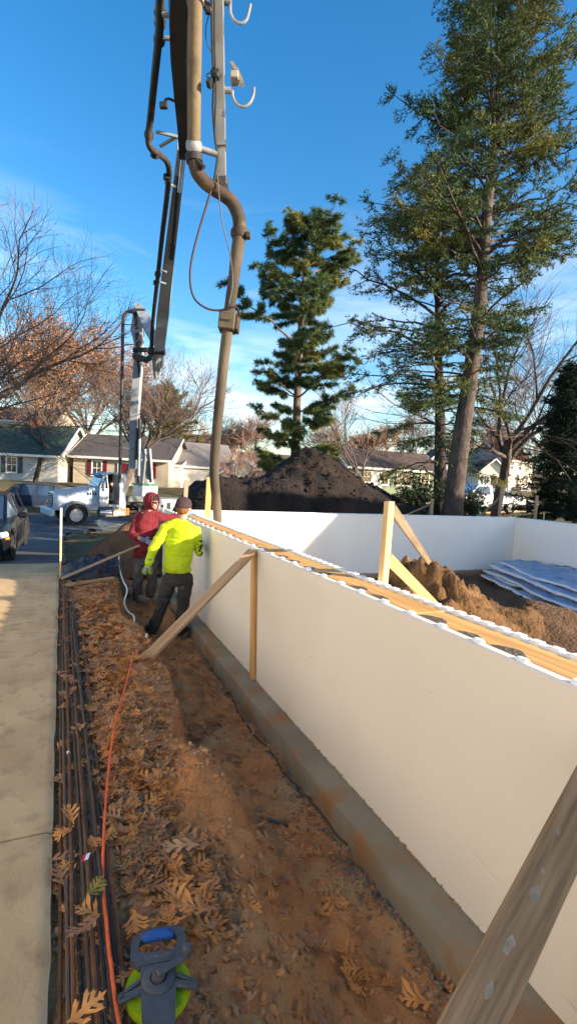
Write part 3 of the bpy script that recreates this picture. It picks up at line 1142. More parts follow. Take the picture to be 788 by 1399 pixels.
# crumbled leaf bits between the whole leaves
frag = [MB() for _ in range(3)]
rg = random.Random(91)
for i in range(9000):
    y = .75 + 8.0 * rg.random() ** 1.4
    e = bank_edge(y)
    x = rg.uniform(.0, e + .02) if rg.random() < .85 else rg.uniform(e, 1.58)
    if fbm(x, y, 50, 3, 1.4) < rg.uniform(-.5, .2):
        continue
    s_ = .008 + .022 * rg.random() ** 2
    z = trench_z(x, y) + .006 + .012 * rg.random()
    a = rg.uniform(0, 6.28)
    u, v = Vector((math.cos(a), math.sin(a), rg.gauss(0, .3))) * s_, Vector((-math.sin(a), math.cos(a), rg.gauss(0, .4))) * s_ * rg.uniform(.3, .7)
    c_ = Vector((x, y, z))
    frag[rg.choice((0, 1, 1, 2, 2))].add([c_ - u, c_ - v * .8 + u * .2, c_ + u, c_ + v + Vector((0, 0, .003)), c_ - u * .3 + v * .5], [(0, 1, 2, 3, 4)])
for k in range(3):
    tag(frag[k].build('leaf_bits', LEAF_M[k], bank, fixn=False), 'crumbled bits of dry leaf on the bank', kind='stuff')

# ------------------------------------------------------------------ open-reel measuring tape
mat('reel_plastic', (.055, .06, .068), (.075, .082, .09), 30, .55, .25, 200, dist=.002, spec=.4)
mat('reel_blue', (.018, .075, .27), (.02, .09, .32), 30, .6, .4, 300, dist=.002)
mat('reel_tape', (.42, .55, .012), (.34, .47, .01), 6, .45, .2, 60)
mat('print_pale', (.17, .175, .18), rough=.6)
rc = at(217, 1328, z=.06)
reel = thing('tape_reel', 'dark grey measuring tape reel with blue grip and neon yellow tape on the leaves', 'tape reel', (rc.x, rc.y, trench_z(rc.x, rc.y) + .045), R_(-9))
m = MB()
zf = .030
# handle loop and arms: one outline with a hole, extruded
outer = [(-.060, .055), (-.088, .085), (-.086, .150), (-.060, .180), (-.02, .188), (.02, .188), (.060, .184), (.086, .168), (.092, .120), (.086, .085), (.055, .055)]
inner_ = [(-.050, .098), (-.062, .108), (-.062, .140), (-.050, .152), (-.02, .160), (.02, .160), (.052, .154), (.064, .144), (.064, .116), (.058, .104), (.042, .092)]
for za, zb in ((zf - .012, zf + .012),):
    o1 = [(x, y, za) for x, y in outer] + [(x, y, zb) for x, y in outer] + [(x, y, za) for x, y in inner_] + [(x, y, zb) for x, y in inner_]
    n_ = len(outer)
    fs_ = []
    for k in range(n_):
        k2 = (k + 1) % n_
        fs_ += [(k, k2, n_ + k2, n_ + k), (2 * n_ + k2, 2 * n_ + k, 3 * n_ + k, 3 * n_ + k2), (n_ + k, n_ + k2, 3 * n_ + k2, 3 * n_ + k), (k2, k, 2 * n_ + k, 2 * n_ + k2)]
    m.add(o1, fs_)
m.build('handle', 'reel_plastic', reel, local=True)
m = MB()
m.prism([(-.055, .060), (.055, .060), (.052, -.03), (.044, -.165), (-.044, -.165), (-.052, -.03)], 'z', zf - .004, zf + .010)
m.lathe([(.0, zf + .004), (.052, zf + .004), (.050, zf + .014), (.044, zf + .018), (.026, zf + .019), (.024, zf + .012), (.0, zf + .012)], seg=28)
for s in (-1, 1):
    m.beam((s * .035, -.015, zf + .004), (s * .118, -.038, zf + .002), .022, .014, up=(0, 0, 1), bev=.003)
    m.beam((s * .035, .022, zf + .004), (s * .118, -.026, zf + .002), .012, .012, up=(0, 0, 1), bev=.003)
m.build('frame', 'reel_plastic', reel, local=True, smooth=True)
m = MB()
prof = []
for k in range(9):
    t = -1 + 2 * k / 8
    prof.append(Vector((t * .052, .166 - .010 * t * t - .004, zf + .006)))
m.tube(prof, [.009, .0155, .017, .0175, .0175, .0175, .017, .0155, .009], 12)
m.build('grip', 'reel_blue', reel, local=True, smooth=True)
sp_ = MB()
pr = [(.040, .018)]
r = .045
while r < .098:
    pr += [(r, .020), (r + .0024, .0205), (r + .0032, .017)]
    r += .0036
pr += [(.100, .018), (.1015, .0), (.098, -.012), (.04, -.012)]
sp_.lathe(pr, seg=48)
sp_.build('tape', 'reel_tape', reel, local=True, smooth=False)
m = MB()
m.lathe([(0, -.022), (.062, -.022), (.06, -.012), (0, -.012)], seg=24)
m.build('rear_plate', 'reel_plastic', reel, local=True, smooth=True)
m = MB()
m.lathe([(0, zf + .012), (.022, zf + .012), (.021, zf + .026), (.015, zf + .029), (0, zf + .029)], seg=20)
hub = m.build('hub', mat('worn_plastic', (.085, .065, .055), (.06, .058, .06), 40, .6), reel, local=True, smooth=True)
m = MB()
m.beam((-.004, .000, zf + .030), (.088, .040, zf + .034), .024, .010, up=(0, 0, 1), bev=.003)
cr_ = m.build('crank_arm', 'reel_plastic', reel, local=True)
m = MB()
m.lathe([(0, zf + .034), (.013, zf + .034), (.015, zf + .044), (.015, zf + .062), (.010, zf + .068), (0, zf + .068)], c=(.090, .041, 0), seg=14)
ck = m.build('crank_knob', 'reel_plastic', cr_, smooth=True, local=True)
m = MB()
for s, yy in ((-1, .0), (1, .0)):
    m.lathe([(0, zf + .008), (.009, zf + .008), (.008, zf + .0125), (0, zf + .0125)], c=(s * .112, -.030, 0), seg=10)
tag(m.build('rivets', 'worn_plastic', reel, local=True), kind='stuff')


def lettering(body, size, loc, rot, material, parent, extrude=.0006, name='lettering', align='CENTER'):
    cu = bpy.data.curves.new('txt', 'FONT')
    cu.body = body
    cu.size = size
    cu.extrude = extrude
    cu.align_x = align
    cu.align_y = 'CENTER'
    tmp = bpy.data.objects.new('txt', cu)
    COL.objects.link(tmp)
    dg = bpy.context.evaluated_depsgraph_get()
    me = bpy.data.meshes.new_from_object(tmp.evaluated_get(dg))
    bpy.data.objects.remove(tmp)
    me.materials.clear()
    me.materials.append(MATS[material])
    o = bpy.data.objects.new(name, me)
    COL.objects.link(o)
    o.parent = parent
    o.location = loc
    o.rotation_euler = rot
    return o


lettering('KOMELON', .018, (0, .076, zf + .0125), (0, 0, 0), 'print_pale', reel)

# ------------------------------------------------------------------ black plastic, blue tarpaulin
m = MB()


def plastic(u, v):
    # u along x (0..1), v along y (0..1)
    x = .04 + 1.0 * u + .05 * fbm(v * 3, 1, 0, 2, 1) * (1 - u)
    y = 7.75 + .9 * v + .55 * u + .10 * fbm(u * 2, 2, 2, 3, 1)
    base = trench_z(min(max(x, .0), 1.6), y) + .02
    h = .33 * math.sin(math.pi * min(1, u * .95 + .02)) ** .6 * math.sin(math.pi * v) ** .55
    rid = abs(fbm(u * 2.2 + v * 1.5, v * 2.8 - u, 5, 4, 1.6))
    h *= .70 + .5 * rid
    return (x, y, base + h + .03 * abs(fbm(u * 6, v * 5, 8, 3, 1.5)))


m.grid(plastic, [i / 44 for i in range(45)], [i / 44 for i in range(45)])
bp = m.build('plastic_sheet', 'black_plastic', smooth='all')
tag(bp, 'crumpled black plastic sheet heaped beside the driveway edge', 'plastic sheet')
m = MB()


def plastic2(u, v):
    x = .10 + .75 * u
    y = 9.3 + 1.6 * v
    return (x + .1 * fbm(v, 3, 1, 2, 2), y, drive_z(y) - .02 + .12 * abs(fbm(u * 2, v * 3, 9, 4, 1.6)) + .05 * math.sin(math.pi * u))


m.grid(plastic2, [i / 24 for i in range(25)], [i / 30 for i in range(31)])
tag(m.build('plastic_sheet', 'black_plastic', smooth='all'), 'flat dark plastic sheet on the ground beyond the heaped one', 'plastic sheet')

# folded blue tarpaulin: stacked folds, white underside showing at the rolled edges
tp = thing('folded_tarpaulin', 'folded blue tarpaulin with white edges lying in the pit', 'tarpaulin', (9.2, 7.2, -.5))
rg = random.Random(8)


def tarp_layer(k, z0, off, th, a0, b0_, x_far, seed, blue=True):
    """One folded-over layer: a blue top with a fat rolled front edge of pale underside."""
    n = 46
    a, b = Vector(a0), Vector(b0_)
    nrm = Vector((b.y - a.y, -(b.x - a.x))).normalized()          # horizontal normal, towards the camera side
    if nrm.x > 0:
        nrm = -nrm
    front = []
    for i in range(n + 1):
        t = i / n
        w = .20 * fbm(t * 3.0, seed, 0, 3, 1.0) + .05 * math.sin(t * 11 + seed)
        p = a + (b - a) * t + nrm * (off + w)
        z = z0 + .05 * fbm(t * 2.4, seed + 3, 1, 3, 1.0) - .05 * t
        front.append((p.x, p.y, z))
    top = MB()
    depth = [0, .05, .12, .22, .34, .48, .64, .82, 1.0, 1.25, 1.5, 1.8, 2.3]
    vs_, fs_ = [], []
    for i, f_ in enumerate(front):
        for d in depth:
            x = min(f_[0] - nrm.x * d, x_far)
            y = f_[1] - nrm.y * d
            y = min(y, 9.28)
            vs_.append((x, y, f_[2] + th * .5 + .06 * fbm(x, y, seed, 4, 2.2) * min(1, d * 4) + .13 * abs(fbm(x, y, seed + 1, 4, 2.6)) * min(1, d * 3)))
    nd = len(depth)
    for i in range(n):
        for j in range(nd - 1):
            fs_.append((i * nd + j, i * nd + j + 1, (i + 1) * nd + j + 1, (i + 1) * nd + j))
    top.add(vs_, fs_)
    top.build('tarp_fold', 'blue_tarp', tp, smooth='all')
    hem = MB()
    hem.tube(front, [th * (.5 + .12 * fbm(i * .2, seed, 2, 2, 1)) for i in range(n + 1)], 8)
    hem.build('white_hem', 'tarp_white', tp, smooth='all')


A0, B0 = (9.35, 9.0), (7.7, 4.6)
for k, (z0, off, th) in enumerate(((-.46, .28, .05), (-.41, .07, .045), (-.35, .16, .055), (-.28, -.06, .05), (-.21, .04, .06), (-.13, -.12, .055))):
    tarp_layer(k, z0, off, th, A0, B0, 10.45, 31 + k * 7)

# ------------------------------------------------------------------ heaps of soil
def heap(name, label, fn, x0, x1, y0, y1, step, material, cat='soil heap'):
    m = MB()
    nx, ny = int((x1 - x0) / step), int((y1 - y0) / step)
    m.grid(lambda x, y: (x, y, fn(x, y)), [x0 + (x1 - x0) * i / nx for i in range(nx + 1)], [y0 + (y1 - y0) * i / ny for i in range(ny + 1)])
    return tag(m.build(name, material, smooth='all'), label, cat)


def dark_pile(x, y):
    def cone(cx, cy, rx_, ry_, h, p=1.05):
        d = math.hypot((x - cx) / rx_, (y - cy) / ry_)
        return h * max(0, 1 - d ** p)
    base = min(ground_z(x, max(y, 10.8)), .6) - .25
    h = max(cone(6.65, 13.8, 3.5, 3.2, 2.72, 1.35), cone(8.2, 13.5, 3.3, 2.8, 1.75, 1.3), cone(3.75, 12.9, 1.45, 1.9, 1.85, 3.0), cone(4.9, 12.9, 2.0, 2.0, 1.88, 3.0), cone(6.2, 12.2, 2.6, 1.4, 1.5))
    lum = .17 * fbm(x, y, 3, 5, 1.0) + .06 * fbm(x, y, 7, 4, 4.5) + .025 * fbm(x, y, 1, 3, 13)
    return base + h + lum * min(1, h * 1.5)


dp = heap('soil_pile', 'tall dark soil pile behind the back foam wall', dark_pile, .3, 11.5, 10.05, 17.6, .07, 'topsoil')
m = MB()
rg = random.Random(5)
for i in range(900):
    x, y = rg.gauss(6, 2.2), rg.gauss(12.8, 1.2)
    if not (.6 < x < 11 and 10.5 < y < 17):
        continue
    r = .012 + .05 * rg.random() ** 5
    lump(m, (x, y, dark_pile(x, y) + r * .3), r, rg)
tag(m.build('soil_clods', 'topsoil', dp, fixn=False), 'dark clods on the soil pile', kind='stuff')


def brown_mound(x, y):
    def cone(cx, cy, rx_, ry_, h, p=1.1):
        d = math.hypot((x - cx) / rx_, (y - cy) / ry_)
        return h * max(0, 1 - d ** p)
    h = max(cone(1.55, 11.6, 1.5, 1.6, 1.15, 1.2), cone(.95, 10.9, .9, 1.1, .55), cone(1.5, 10.2, .7, .6, .45))
    return drive_z(y) - .22 + h + (.10 * fbm(x, y, 2, 5, 1.8) + .04 * fbm(x, y, 5, 4, 7)) * min(1, h * 2 + .1)


heap('soil_mound', 'brown soil mound behind the worker in red, beside the driveway', brown_mound, .08, 2.6, 9.75, 13.6, .05, 'pit_soil')
# ------------------------------------------------------------------ houses
def siding(name, c, lines=.14, rough=.8, dirt=.85):
    m = mat(name, c, tuple(k * dirt for k in c), 1.4, rough, world_co=False)
    n, l = m.node_tree.nodes, m.node_tree.links
    b = n['Principled BSDF']
    co = n.new('ShaderNodeTexCoord')
    w = n.new('ShaderNodeTexWave')
    w.wave_type = 'BANDS'
    w.bands_direction = 'Z'
    w.wave_profile = 'SAW'
    w.inputs['Scale'].default_value = .5 / lines / math.pi * 1.0
    l.new(co.outputs['Object'], w.inputs['Vector'])
    bp = n.new('ShaderNodeBump')
    bp.inputs['Strength'].default_value = .6
    bp.inputs['Distance'].default_value = .02
    l.new(w.outputs['Fac'], bp.inputs['Height'])
    l.new(bp.outputs[0], b.inputs['Normal'])
    return name


siding('siding_white', (.80, .77, .70))
siding('siding_offwhite', (.60, .57, .51))
siding('siding_cream', (.78, .71, .56))
siding('siding_beige', (.52, .43, .32))
siding('siding_tan', (.50, .44, .35))
siding('siding_green', (.20, .24, .15))
siding('siding_grey', (.33, .35, .40))
mat('shingle_green', (.030, .055, .045), (.05, .075, .06), 14, .95, .6, 30, stretch=(1, 1, 4))
mat('shingle_grey', (.22, .20, .185), (.16, .145, .135), 10, .95, .6, 30)
mat('shingle_brown', (.11, .075, .06), (.075, .052, .042), 10, .95, .6, 30)
mat('shingle_rust', (.20, .10, .06), (.14, .07, .045), 10, .95, .6, 30)
mat('shingle_dark', (.10, .085, .08), (.07, .06, .058), 10, .95, .6, 30)
mat('trim_white', (.78, .76, .72), (.72, .70, .66), 5, .6)
mat('trim_brown', (.30, .22, .15), (.25, .18, .12), 5, .7)
mat('shutter_red', (.16, .012, .022), (.13, .01, .02), 10, .6)
mat('shutter_green', (.05, .085, .085), (.04, .07, .07), 10, .6)
mat('glass', (.035, .045, .06), rough=.06, spec=.9)
mat('brick', (.28, .10, .06), (.22, .08, .05), 20, .9, .5, 40)
mat('door_dark', (.08, .05, .035), (.06, .04, .03), 8, .6)
mat('fence_dark', (.06, .045, .04), (.045, .035, .03), 8, .85, vary=.15)
mat('stoop', (.38, .36, .33), (.30, .28, .26), 6, .9)


def window(root, x, z, w, h, y, sash=True, shutter=None, mull=1, sw=.38):
    """Window on the wall plane y (front looks to -y), parts in the house frame."""
    fr = MB()
    t = .09
    for (a, b, c, d) in ((x - w / 2 - t, x + w / 2 + t, z + h / 2, z + h / 2 + t), (x - w / 2 - t, x + w / 2 + t, z - h / 2 - t, z - h / 2),
                         (x - w / 2 - t, x - w / 2, z - h / 2 + .001, z + h / 2 - .001), (x + w / 2, x + w / 2 + t, z - h / 2 + .001, z + h / 2 - .001)):
        fr.box(((a + b) / 2, y - .05, (c + d) / 2), (b - a, .10, d - c))
    if sash:
        fr.box((x, y - .035, z), (w - .002, .05, .06))
        for k in range(1, mull + 1):
            xm = x - w / 2 + w * k / (mull + 1)
            fr.box((xm, y - .03, z + h / 4), (.035, .035, h / 2 - .05))
            fr.box((xm, y - .03, z - h / 4), (.035, .035, h / 2 - .05))
    wf = fr.build('window', 'trim_white', root, local=True)
    MB().box((x, y - .012, z), (w - .004, .02, h - .004)).build('pane', 'glass', wf, local=True)
    MB().box((x, y - .08, z - h / 2 - t - .03), (w + .3, .16, .05)).build('sill', 'trim_white', wf, local=True)
    if shutter:
        for s in (-1, 1):
            sh = MB()
            xs_ = x + s * (w / 2 + t + .02 + sw / 2)
            sh.box((xs_, y - .03, z), (sw, .06, h + .16))
            for k in range(7):
                zz = z - h / 2 + (k + .5) * h / 7
                sh.box((xs_, y - .065, zz), (sw - .1, .012, h / 7 * .6))
            sh.build('shutter', shutter, wf, local=True)


def house(name, label, loc, rz, w, d, h, roof_h, wall_m, roof_m, ridge='x', over=.4, windows=(), door=None, chimney=None, attic=None, trim='trim_white', cat='house', garage=None, side_windows=()):
    """Gabled house; front wall is the plane y=0 of its own frame, body runs to y=d, x is centred."""
    root = thing(name, label, cat, loc, rz)
    m = MB()
    if ridge == 'x':
        m.prism([(0, -1.0), (d, -1.0), (d, h), (d / 2, h + roof_h), (0, h)], 'x', -w / 2, w / 2)
    else:
        m.prism([(-w / 2, -1.0), (w / 2, -1.0), (w / 2, h), (0, h + roof_h), (-w / 2, h)], 'y', 0, d)
    m.build('wall', wall_m, root, local=True)
    r = MB()
    th = .14
    half = d / 2 if ridge == 'x' else w / 2
    sl = roof_h / half
    n = 10
    for s in (0, 1):
        def pt(u, v, up_):
            # u along ridge, v 0 at ridge .. 1 at eave
            off = (half + over) * v
            zz = h + roof_h - sl * off + up_
            if ridge == 'x':
                return (u, half + (off if s else -off), zz)
            return ((off if s else -off), u, zz)
        u0, u1 = (-w / 2 - over, w / 2 + over) if ridge == 'x' else (-over, d + over)
        r.add([pt(u0, 0, .012), pt(u1, 0, .012), pt(u1, 1, .012), pt(u0, 1, .012), pt(u0, 0, th), pt(u1, 0, th), pt(u1, 1, th), pt(u0, 1, th)],
              [(0, 1, 2, 3), (4, 7, 6, 5), (0, 4, 5, 1), (1, 5, 6, 2), (2, 6, 7, 3), (3, 7, 4, 0)])
    rf = r.build('roof', roof_m, root, local=True)
    # fascia boards along the eaves / rakes
    f = MB()
    ez = h - sl * over
    if ridge == 'x':
        f.box((0, -over - .02, ez + .03), (w + 2 * over, .03, .20))
        for s in (-1, 1):
            f.beam((s * (w / 2 + over + .012), -over, ez + .05), (s * (w / 2 + over + .012), d / 2, h + roof_h + .06), .03, .2, up=(0, 0, 1))
    else:
        for s in (-1, 1):
            f.beam((s * (w / 2 + over), -over - .012, ez + .05), (0, -over - .012, h + roof_h + .06), .2, .03, up=(0, 1, 0))
            f.box((s * (w / 2 + over + .02), d / 2, ez + .03), (.03, d + 2 * over, .2))
    f.build('fascia', trim, root, local=True)
    for wd in windows:
        window(root, *wd[:4], 0.0, shutter=wd[4] if len(wd) > 4 else None, mull=wd[5] if len(wd) > 5 else 1)
    if door:
        x, dw_, dh, dm = door
        dr = MB().box((x, -.03, dh / 2 + .02), (dw_, .06, dh)).build('door', dm, root, local=True)
        q = MB()
        for (cx_, cz_, sx_, sz_) in ((x, dh + .08, dw_ + .24, .12), (x - dw_ / 2 - .06, dh / 2 + .01, .11, dh), (x + dw_ / 2 + .06, dh / 2 + .01, .11, dh)):
            q.box((cx_, -.05, cz_), (sx_, .1, sz_))
        q.build('door_frame', 'trim_white', dr, local=True)
        MB().lathe([(0, 0), (.04, 0), (.04, .05), (0, .05)], c=(x + dw_ * .38, -.11, dh * .46), axis='y', seg=8).build('handle', 'trim_brown', dr, local=True)
        MB().box((x, -.62, -.25), (dw_ + .9, 1.2, .5), bev=.02).build('stoop', 'stoop', root, local=True)
    if garage:
        x, gw, gh = garage
        gm = MB()
        for k in range(4):
            gm.box((x, -.025, gh / 4 * (k + .5)), (gw, .05, gh / 4 - .02))
        gm.build('garage_door', 'trim_white', root, local=True)
    if chimney:
        x, y, ch = chimney
        c = MB()
        c.box((x, y, h + roof_h * .5 + ch / 2), (.7, .7, roof_h + ch))
        c.box((x, y, h + roof_h + ch + .05), (.85, .85, .1))
        c.build('chimney', 'brick', rf, local=True)
    if attic:
        x, z, aw, ah = attic
        window(root, x, z, aw, ah, 0.0, sash=False)
    return root


def base_at(px, py, d):
    return at(px, py, d=d)


# unseen houses added out of view: left one bounces light, rear ones cast shade
house('reflector_house', 'unseen white house added left of the driveway to bounce warm light', (-4.0, -.2, -.05), R_(90), 17, 9, 5.6, 2.6, 'siding_white', 'shingle_grey', windows=[(-5, 1.6, 1.2, 1.4), (0.5, 1.6, 1.2, 1.4), (5, 1.6, 1.2, 1.4), (-3, 4.0, 1.1, 1.3), (3, 4.0, 1.1, 1.3)])
house('occluder_house', 'tall unseen house added behind the camera to the right to cast shade', (28.0, -2.0, 0), R_(180), 11, 6, 5.9, 2.0, 'siding_white', 'shingle_brown', windows=[(-3, 1.6, 1.2, 1.4), (2.5, 1.6, 1.2, 1.4)])
house('occluder_garage', 'low unseen garage added behind the camera to cast shade', (11.8, -5.0, 0), R_(180), 12, 8, 3.2, 1.6, 'siding_white', 'shingle_brown', garage=(0, 4.8, 2.2))
# ------------------------------------------------------------------ trees
mat('bark_pine', (.20, .135, .10), (.11, .075, .058), 5, .95, 1.0, 9, stretch=(1, 1, .35), dist=.05, world_co=True)
mat('bark_spruce', (.105, .078, .064), (.055, .042, .036), 6, .95, 1.0, 12, stretch=(1, 1, .5), dist=.04, world_co=True)
mat('bark_grey', (.13, .10, .085), (.075, .058, .05), 6, .95, .8, 14, stretch=(1, 1, .4), dist=.03, world_co=True)
mat('bark_dark', (.055, .043, .038), (.035, .028, .026), 6, .95, .8, 14, stretch=(1, 1, .4), dist=.03, world_co=True)
mat('twig', (.17, .115, .09), (.11, .075, .06), 3, .9, world_co=True)
mat('twig_red', (.26, .15, .11), (.18, .105, .08), 3, .9, world_co=True)
mat('needle_spruce', (.085, .125, .042), (.042, .068, .030), .9, .75, c3=(.21, .19, .05), s3=.55, t3=(.5, .66), world_co=True, trans=.2, spec=.2)
mat('needle_pine', (.105, .155, .058), (.055, .09, .04), 1.1, .75, c3=(.26, .25, .07), s3=.6, t3=(.5, .66), world_co=True, trans=.2, spec=.2)
mat('needle_dark', (.030, .055, .032), (.014, .028, .018), 1.0, .8, world_co=True, trans=.08, spec=.2)
mat('needle_yellow', (.16, .16, .045), (.08, .09, .03), 1.0, .8, world_co=True, trans=.12, spec=.2)
mat('oak_brown', (.42, .215, .095), (.30, .145, .065), .9, .85, world_co=True, trans=.2, c3=(.44, .23, .10), s3=.6)
mat('ivy', (.035, .055, .022), (.06, .08, .03), 2, .8, world_co=True, trans=.1)


def tris_obj(name, T, material, parent=None, fs=3):
    """T: (n, fs, 3) array of separate small faces -> one mesh object (world coordinates, parent unrotated)."""
    T = np.asarray(T, dtype=np.float64)
    n = len(T)
    if parent is not None:
        T = T - np.array(world_of(parent).translation)
    me = bpy.data.meshes.new(name)
    me.vertices.add(n * fs)
    me.vertices.foreach_set('co', T.reshape(-1))
    me.loops.add(n * fs)
    me.loops.foreach_set('vertex_index', np.arange(n * fs, dtype=np.int32))
    me.polygons.add(n)
    me.polygons.foreach_set('loop_start', np.arange(0, n * fs, fs, dtype=np.int32))
    me.materials.append(MATS[material])
    me.update(calc_edges=True)
    o = bpy.data.objects.new(name, me)
    COL.objects.link(o)
    o.parent = parent
    return o


def unit(a):
    return a / np.maximum(1e-9, np.linalg.norm(a, axis=-1, keepdims=True))


def sprigs(O, D, k, length, spread, nl, nw, rs, flat=0.0):
    """Needle tufts: k thin triangles fanning about each stem (origins O, directions D)."""
    O, D = np.asarray(O, float), unit(np.asarray(D, float))
    n = len(O)
    up = np.tile(np.array([0, 0, 1.0]), (n, 1)) + rs.normal(0, .05, (n, 3))
    S = unit(np.cross(D, up))
    U = np.cross(S, D)
    out = []
    for i in range(k):
        t = rs.uniform(0, 1, (n, 1))
        a = rs.uniform(0, 2 * np.pi, (n, 1))
        al = rs.normal(spread, .2, (n, 1))
        side = S * np.cos(a) + U * np.sin(a) * (1 - flat)
        nd = unit(D * np.cos(al) + side * np.sin(al))
        b = O + D * (t * length) * 1.0
        L = nl * rs.uniform(.7, 1.25, (n, 1))
        w = unit(np.cross(nd, rs.normal(0, 1, (n, 3)))) * (nw / 2)
        out.append(np.stack([b - w, b + w, b + nd * L], axis=1))
    return np.concatenate(out)


def conifer(name, label, path, r0, h0, rad, whorl, sprig_n, needle, bark, seed, droop=.35, k=12, slen=.20, nl=.10, nw=.016, spread=.75, gap=.25, tuft=False, cat='conifer tree', tip_only=0.0, seg_lat=7):
    """path: trunk points (world) from base to top; h0: first branch height fraction; rad(t): branch reach by height fraction."""
    rs = np.random.RandomState(seed)
    rg = random.Random(seed)
    P = spline(path, 8)
    root = thing(name, label, cat, P[0])
    n = len(P)
    m = MB()
    m.tube(P, [max(.02, r0 * (1 - .93 * (i / (n - 1)) ** .85) * (1.25 if i == 0 else 1.08 if i == 1 else 1)) for i in range(n)], 12)
    m.build('trunk', bark, root, smooth='all')
    br = MB()
    O, D = [], []
    H = (P[-1] - P[0]).length
    t = h0
    while t < .995:
        i = min(n - 2, int(t * (n - 1)))
        c = P[i].lerp(P[i + 1], t * (n - 1) - i)
        nb = rg.randint(3, 5)
        a0 = rg.uniform(0, 6.28)
        for b in range(nb):
            if rg.random() < (gap(t) if callable(gap) else gap):
                continue
            az = a0 + 6.28 * b / nb + rg.uniform(-.4, .4)
            R = rad(t, az) * rg.uniform(.5, 1.15)
            if R < .12:
                continue
            el = .25 + .9 * (t - h0) / (1 - h0) ** 1.0 if not tuft else .35 + .5 * t
            dv = Vector((math.cos(az), math.sin(az), 0))
            pts = []
            nseg = 7
            z = 0
            for s in range(nseg + 1):
                u = s / nseg
                zz = math.sin(el) * R * u * .8 - droop * R * u * u * (1.25 - t) + (.12 * R * u ** 4)
                j = Vector((rg.gauss(0, .03), rg.gauss(0, .03), rg.gauss(0, .02))) * R * u
                pts.append(c + dv * (R * u) + Vector((0, 0, zz)) + j)
            rb = max(.008, .012 + .012 * R)
            br.tube(pts, [rb * (1 - .8 * s / nseg) for s in range(nseg + 1)], 5, caps=False)
            # laterals
            for s in range(1, nseg + 1):
                u = s / nseg
                if u < .12 + tip_only * rg.random():
                    continue
                base = pts[s]
                dirb = (pts[s] - pts[s - 1]).normalized()
                side = dirb.cross(Vector((0, 0, 1))).normalized()
                for sg in (-1, 1):
                    if rg.random() < (gap(t) if callable(gap) else gap) * .6:
                        continue
                    ll = R * .42 * (1.15 - u) * rg.uniform(.6, 1.2) + .12
                    ld = (side * sg + dirb * rg.uniform(.4, .9) + Vector((0, 0, rg.uniform(-.35, .12)))).normalized()
                    e = base + ld * ll
                    e.z -= .12 * ll
                    if ll > .25:
                        br.tube([base, (base + e) / 2 + Vector((0, 0, .02)), e], [rb * .4, rb * .28, .004], 3, caps=False)
                    ns = max(2, int(ll / (slen * .50)))
                    for q in range(ns):
                        f_ = (q + .6) / ns
                        p = base.lerp(e, f_)
                        for _ in range(sprig_n):
                            sd = (ld + side * rg.uniform(-.9, .9) + dirb * rg.uniform(-.5, .5) + Vector((0, 0, rg.uniform(-.45, .35)))).normalized()
                            O.append(p + Vector((rg.gauss(0, .05), rg.gauss(0, .05), rg.gauss(0, .04))))
                            D.append(sd)
            for _ in range(3):
                O.append(pts[-1])
                D.append((pts[-1] - pts[-2]).normalized() + Vector((rg.gauss(0, .4), rg.gauss(0, .4), rg.gauss(0, .3))))
        t += whorl / H * rg.uniform(.75, 1.3)
    br.build('branches', bark, root, fixn=False)
    root.children[-1]['kind'] = 'stuff'
    T = sprigs([tuple(o) for o in O], [tuple(d) for d in D], k, slen, spread, nl, nw, rs)
    cw = tris_obj('crown', T, needle, root)
    cw['kind'] = 'stuff'
    return root


# big leaning conifer behind the far wall
D1 = 15.0
path = [at(616, 712, d=D1), at(628, 610, d=D1), at(644, 500, d=D1), at(656, 400, d=D1), at(664, 300, d=D1), at(674, 200, d=D1 - .1), at(684, 80, d=D1 - .2), at(694, -60, d=D1 - .3), at(700, -190, d=D1 - .4)]


def rad_a(t, az):
    # az 0 = +x (right), pi = left
    side = .5 - .5 * math.cos(az)          # 1 on the left
    full = 4.3 * (1 - t) ** .66 + .2
    if t < .36:
        full = min(full, 1.6 + 7.2 * (t - .16))
    if t < .46:
        return full * (.80 + .30 * side)
    return full * 1.02


conifer('spruce_tree', 'tall leaning conifer with bare lower trunk behind the back foam wall', path, .31, .18, rad_a, .27, 5, 'needle_spruce', 'bark_spruce', 5, droop=.30, k=9, slen=.28, nl=.10, nw=.030, gap=lambda t: .60 if t < .38 else .14, tip_only=.5)
# second, darker conifer to its left
D2 = 17.0
path = [at(600, 705, d=D2), at(601, 620, d=D2), at(600, 540, d=D2), at(598, 470, d=D2), at(597, 400, d=D2), at(598, 330, d=D2), at(600, 265, d=D2)]


def rad_b(t, az):
    side = .5 - .5 * math.cos(az)
    return (2.9 * math.sin(math.pi * min(1, .12 + t * .82)) ** .8) * (.62 + .55 * side) + .15


conifer('spruce_tree', 'darker drooping conifer just left of the tall leaning conifer', path, .24, .14, rad_b, .36, 4, 'needle_spruce', 'bark_dark', 9, droop=.55, k=8, slen=.28, nl=.10, nw=.030, gap=.25, tip_only=.6)
# white pine behind the soil pile
D3 = 22.0
path = [at(402, 668, d=D3), at(404, 600, d=D3), at(407, 520, d=D3), at(411, 440, d=D3), at(415, 385, d=D3), at(419, 340, d=D3), at(424, 300, d=D3)]


def rad_c(t, az):
    side = .5 - .5 * math.cos(az)
    k_ = .82 + .30 * math.sin(t * 19) * .5 + .25 * math.sin(t * 11 + az)
    full = 2.75 if t < .35 else 2.75 - (t - .35) * 1.1 if t < .8 else 2.1 - (t - .8) * 7.5
    return max(.35, full) * k_ * (.95 + .15 * side)


conifer('pine_tree', 'bushy long-needled pine standing behind the dark soil pile', path, .24, .05, rad_c, .42, 3, 'needle_pine', 'bark_pine', 12, droop=.12, k=16, slen=.12, nl=.19, nw=.024, spread=.95, gap=.24, tuft=True, tip_only=.35)
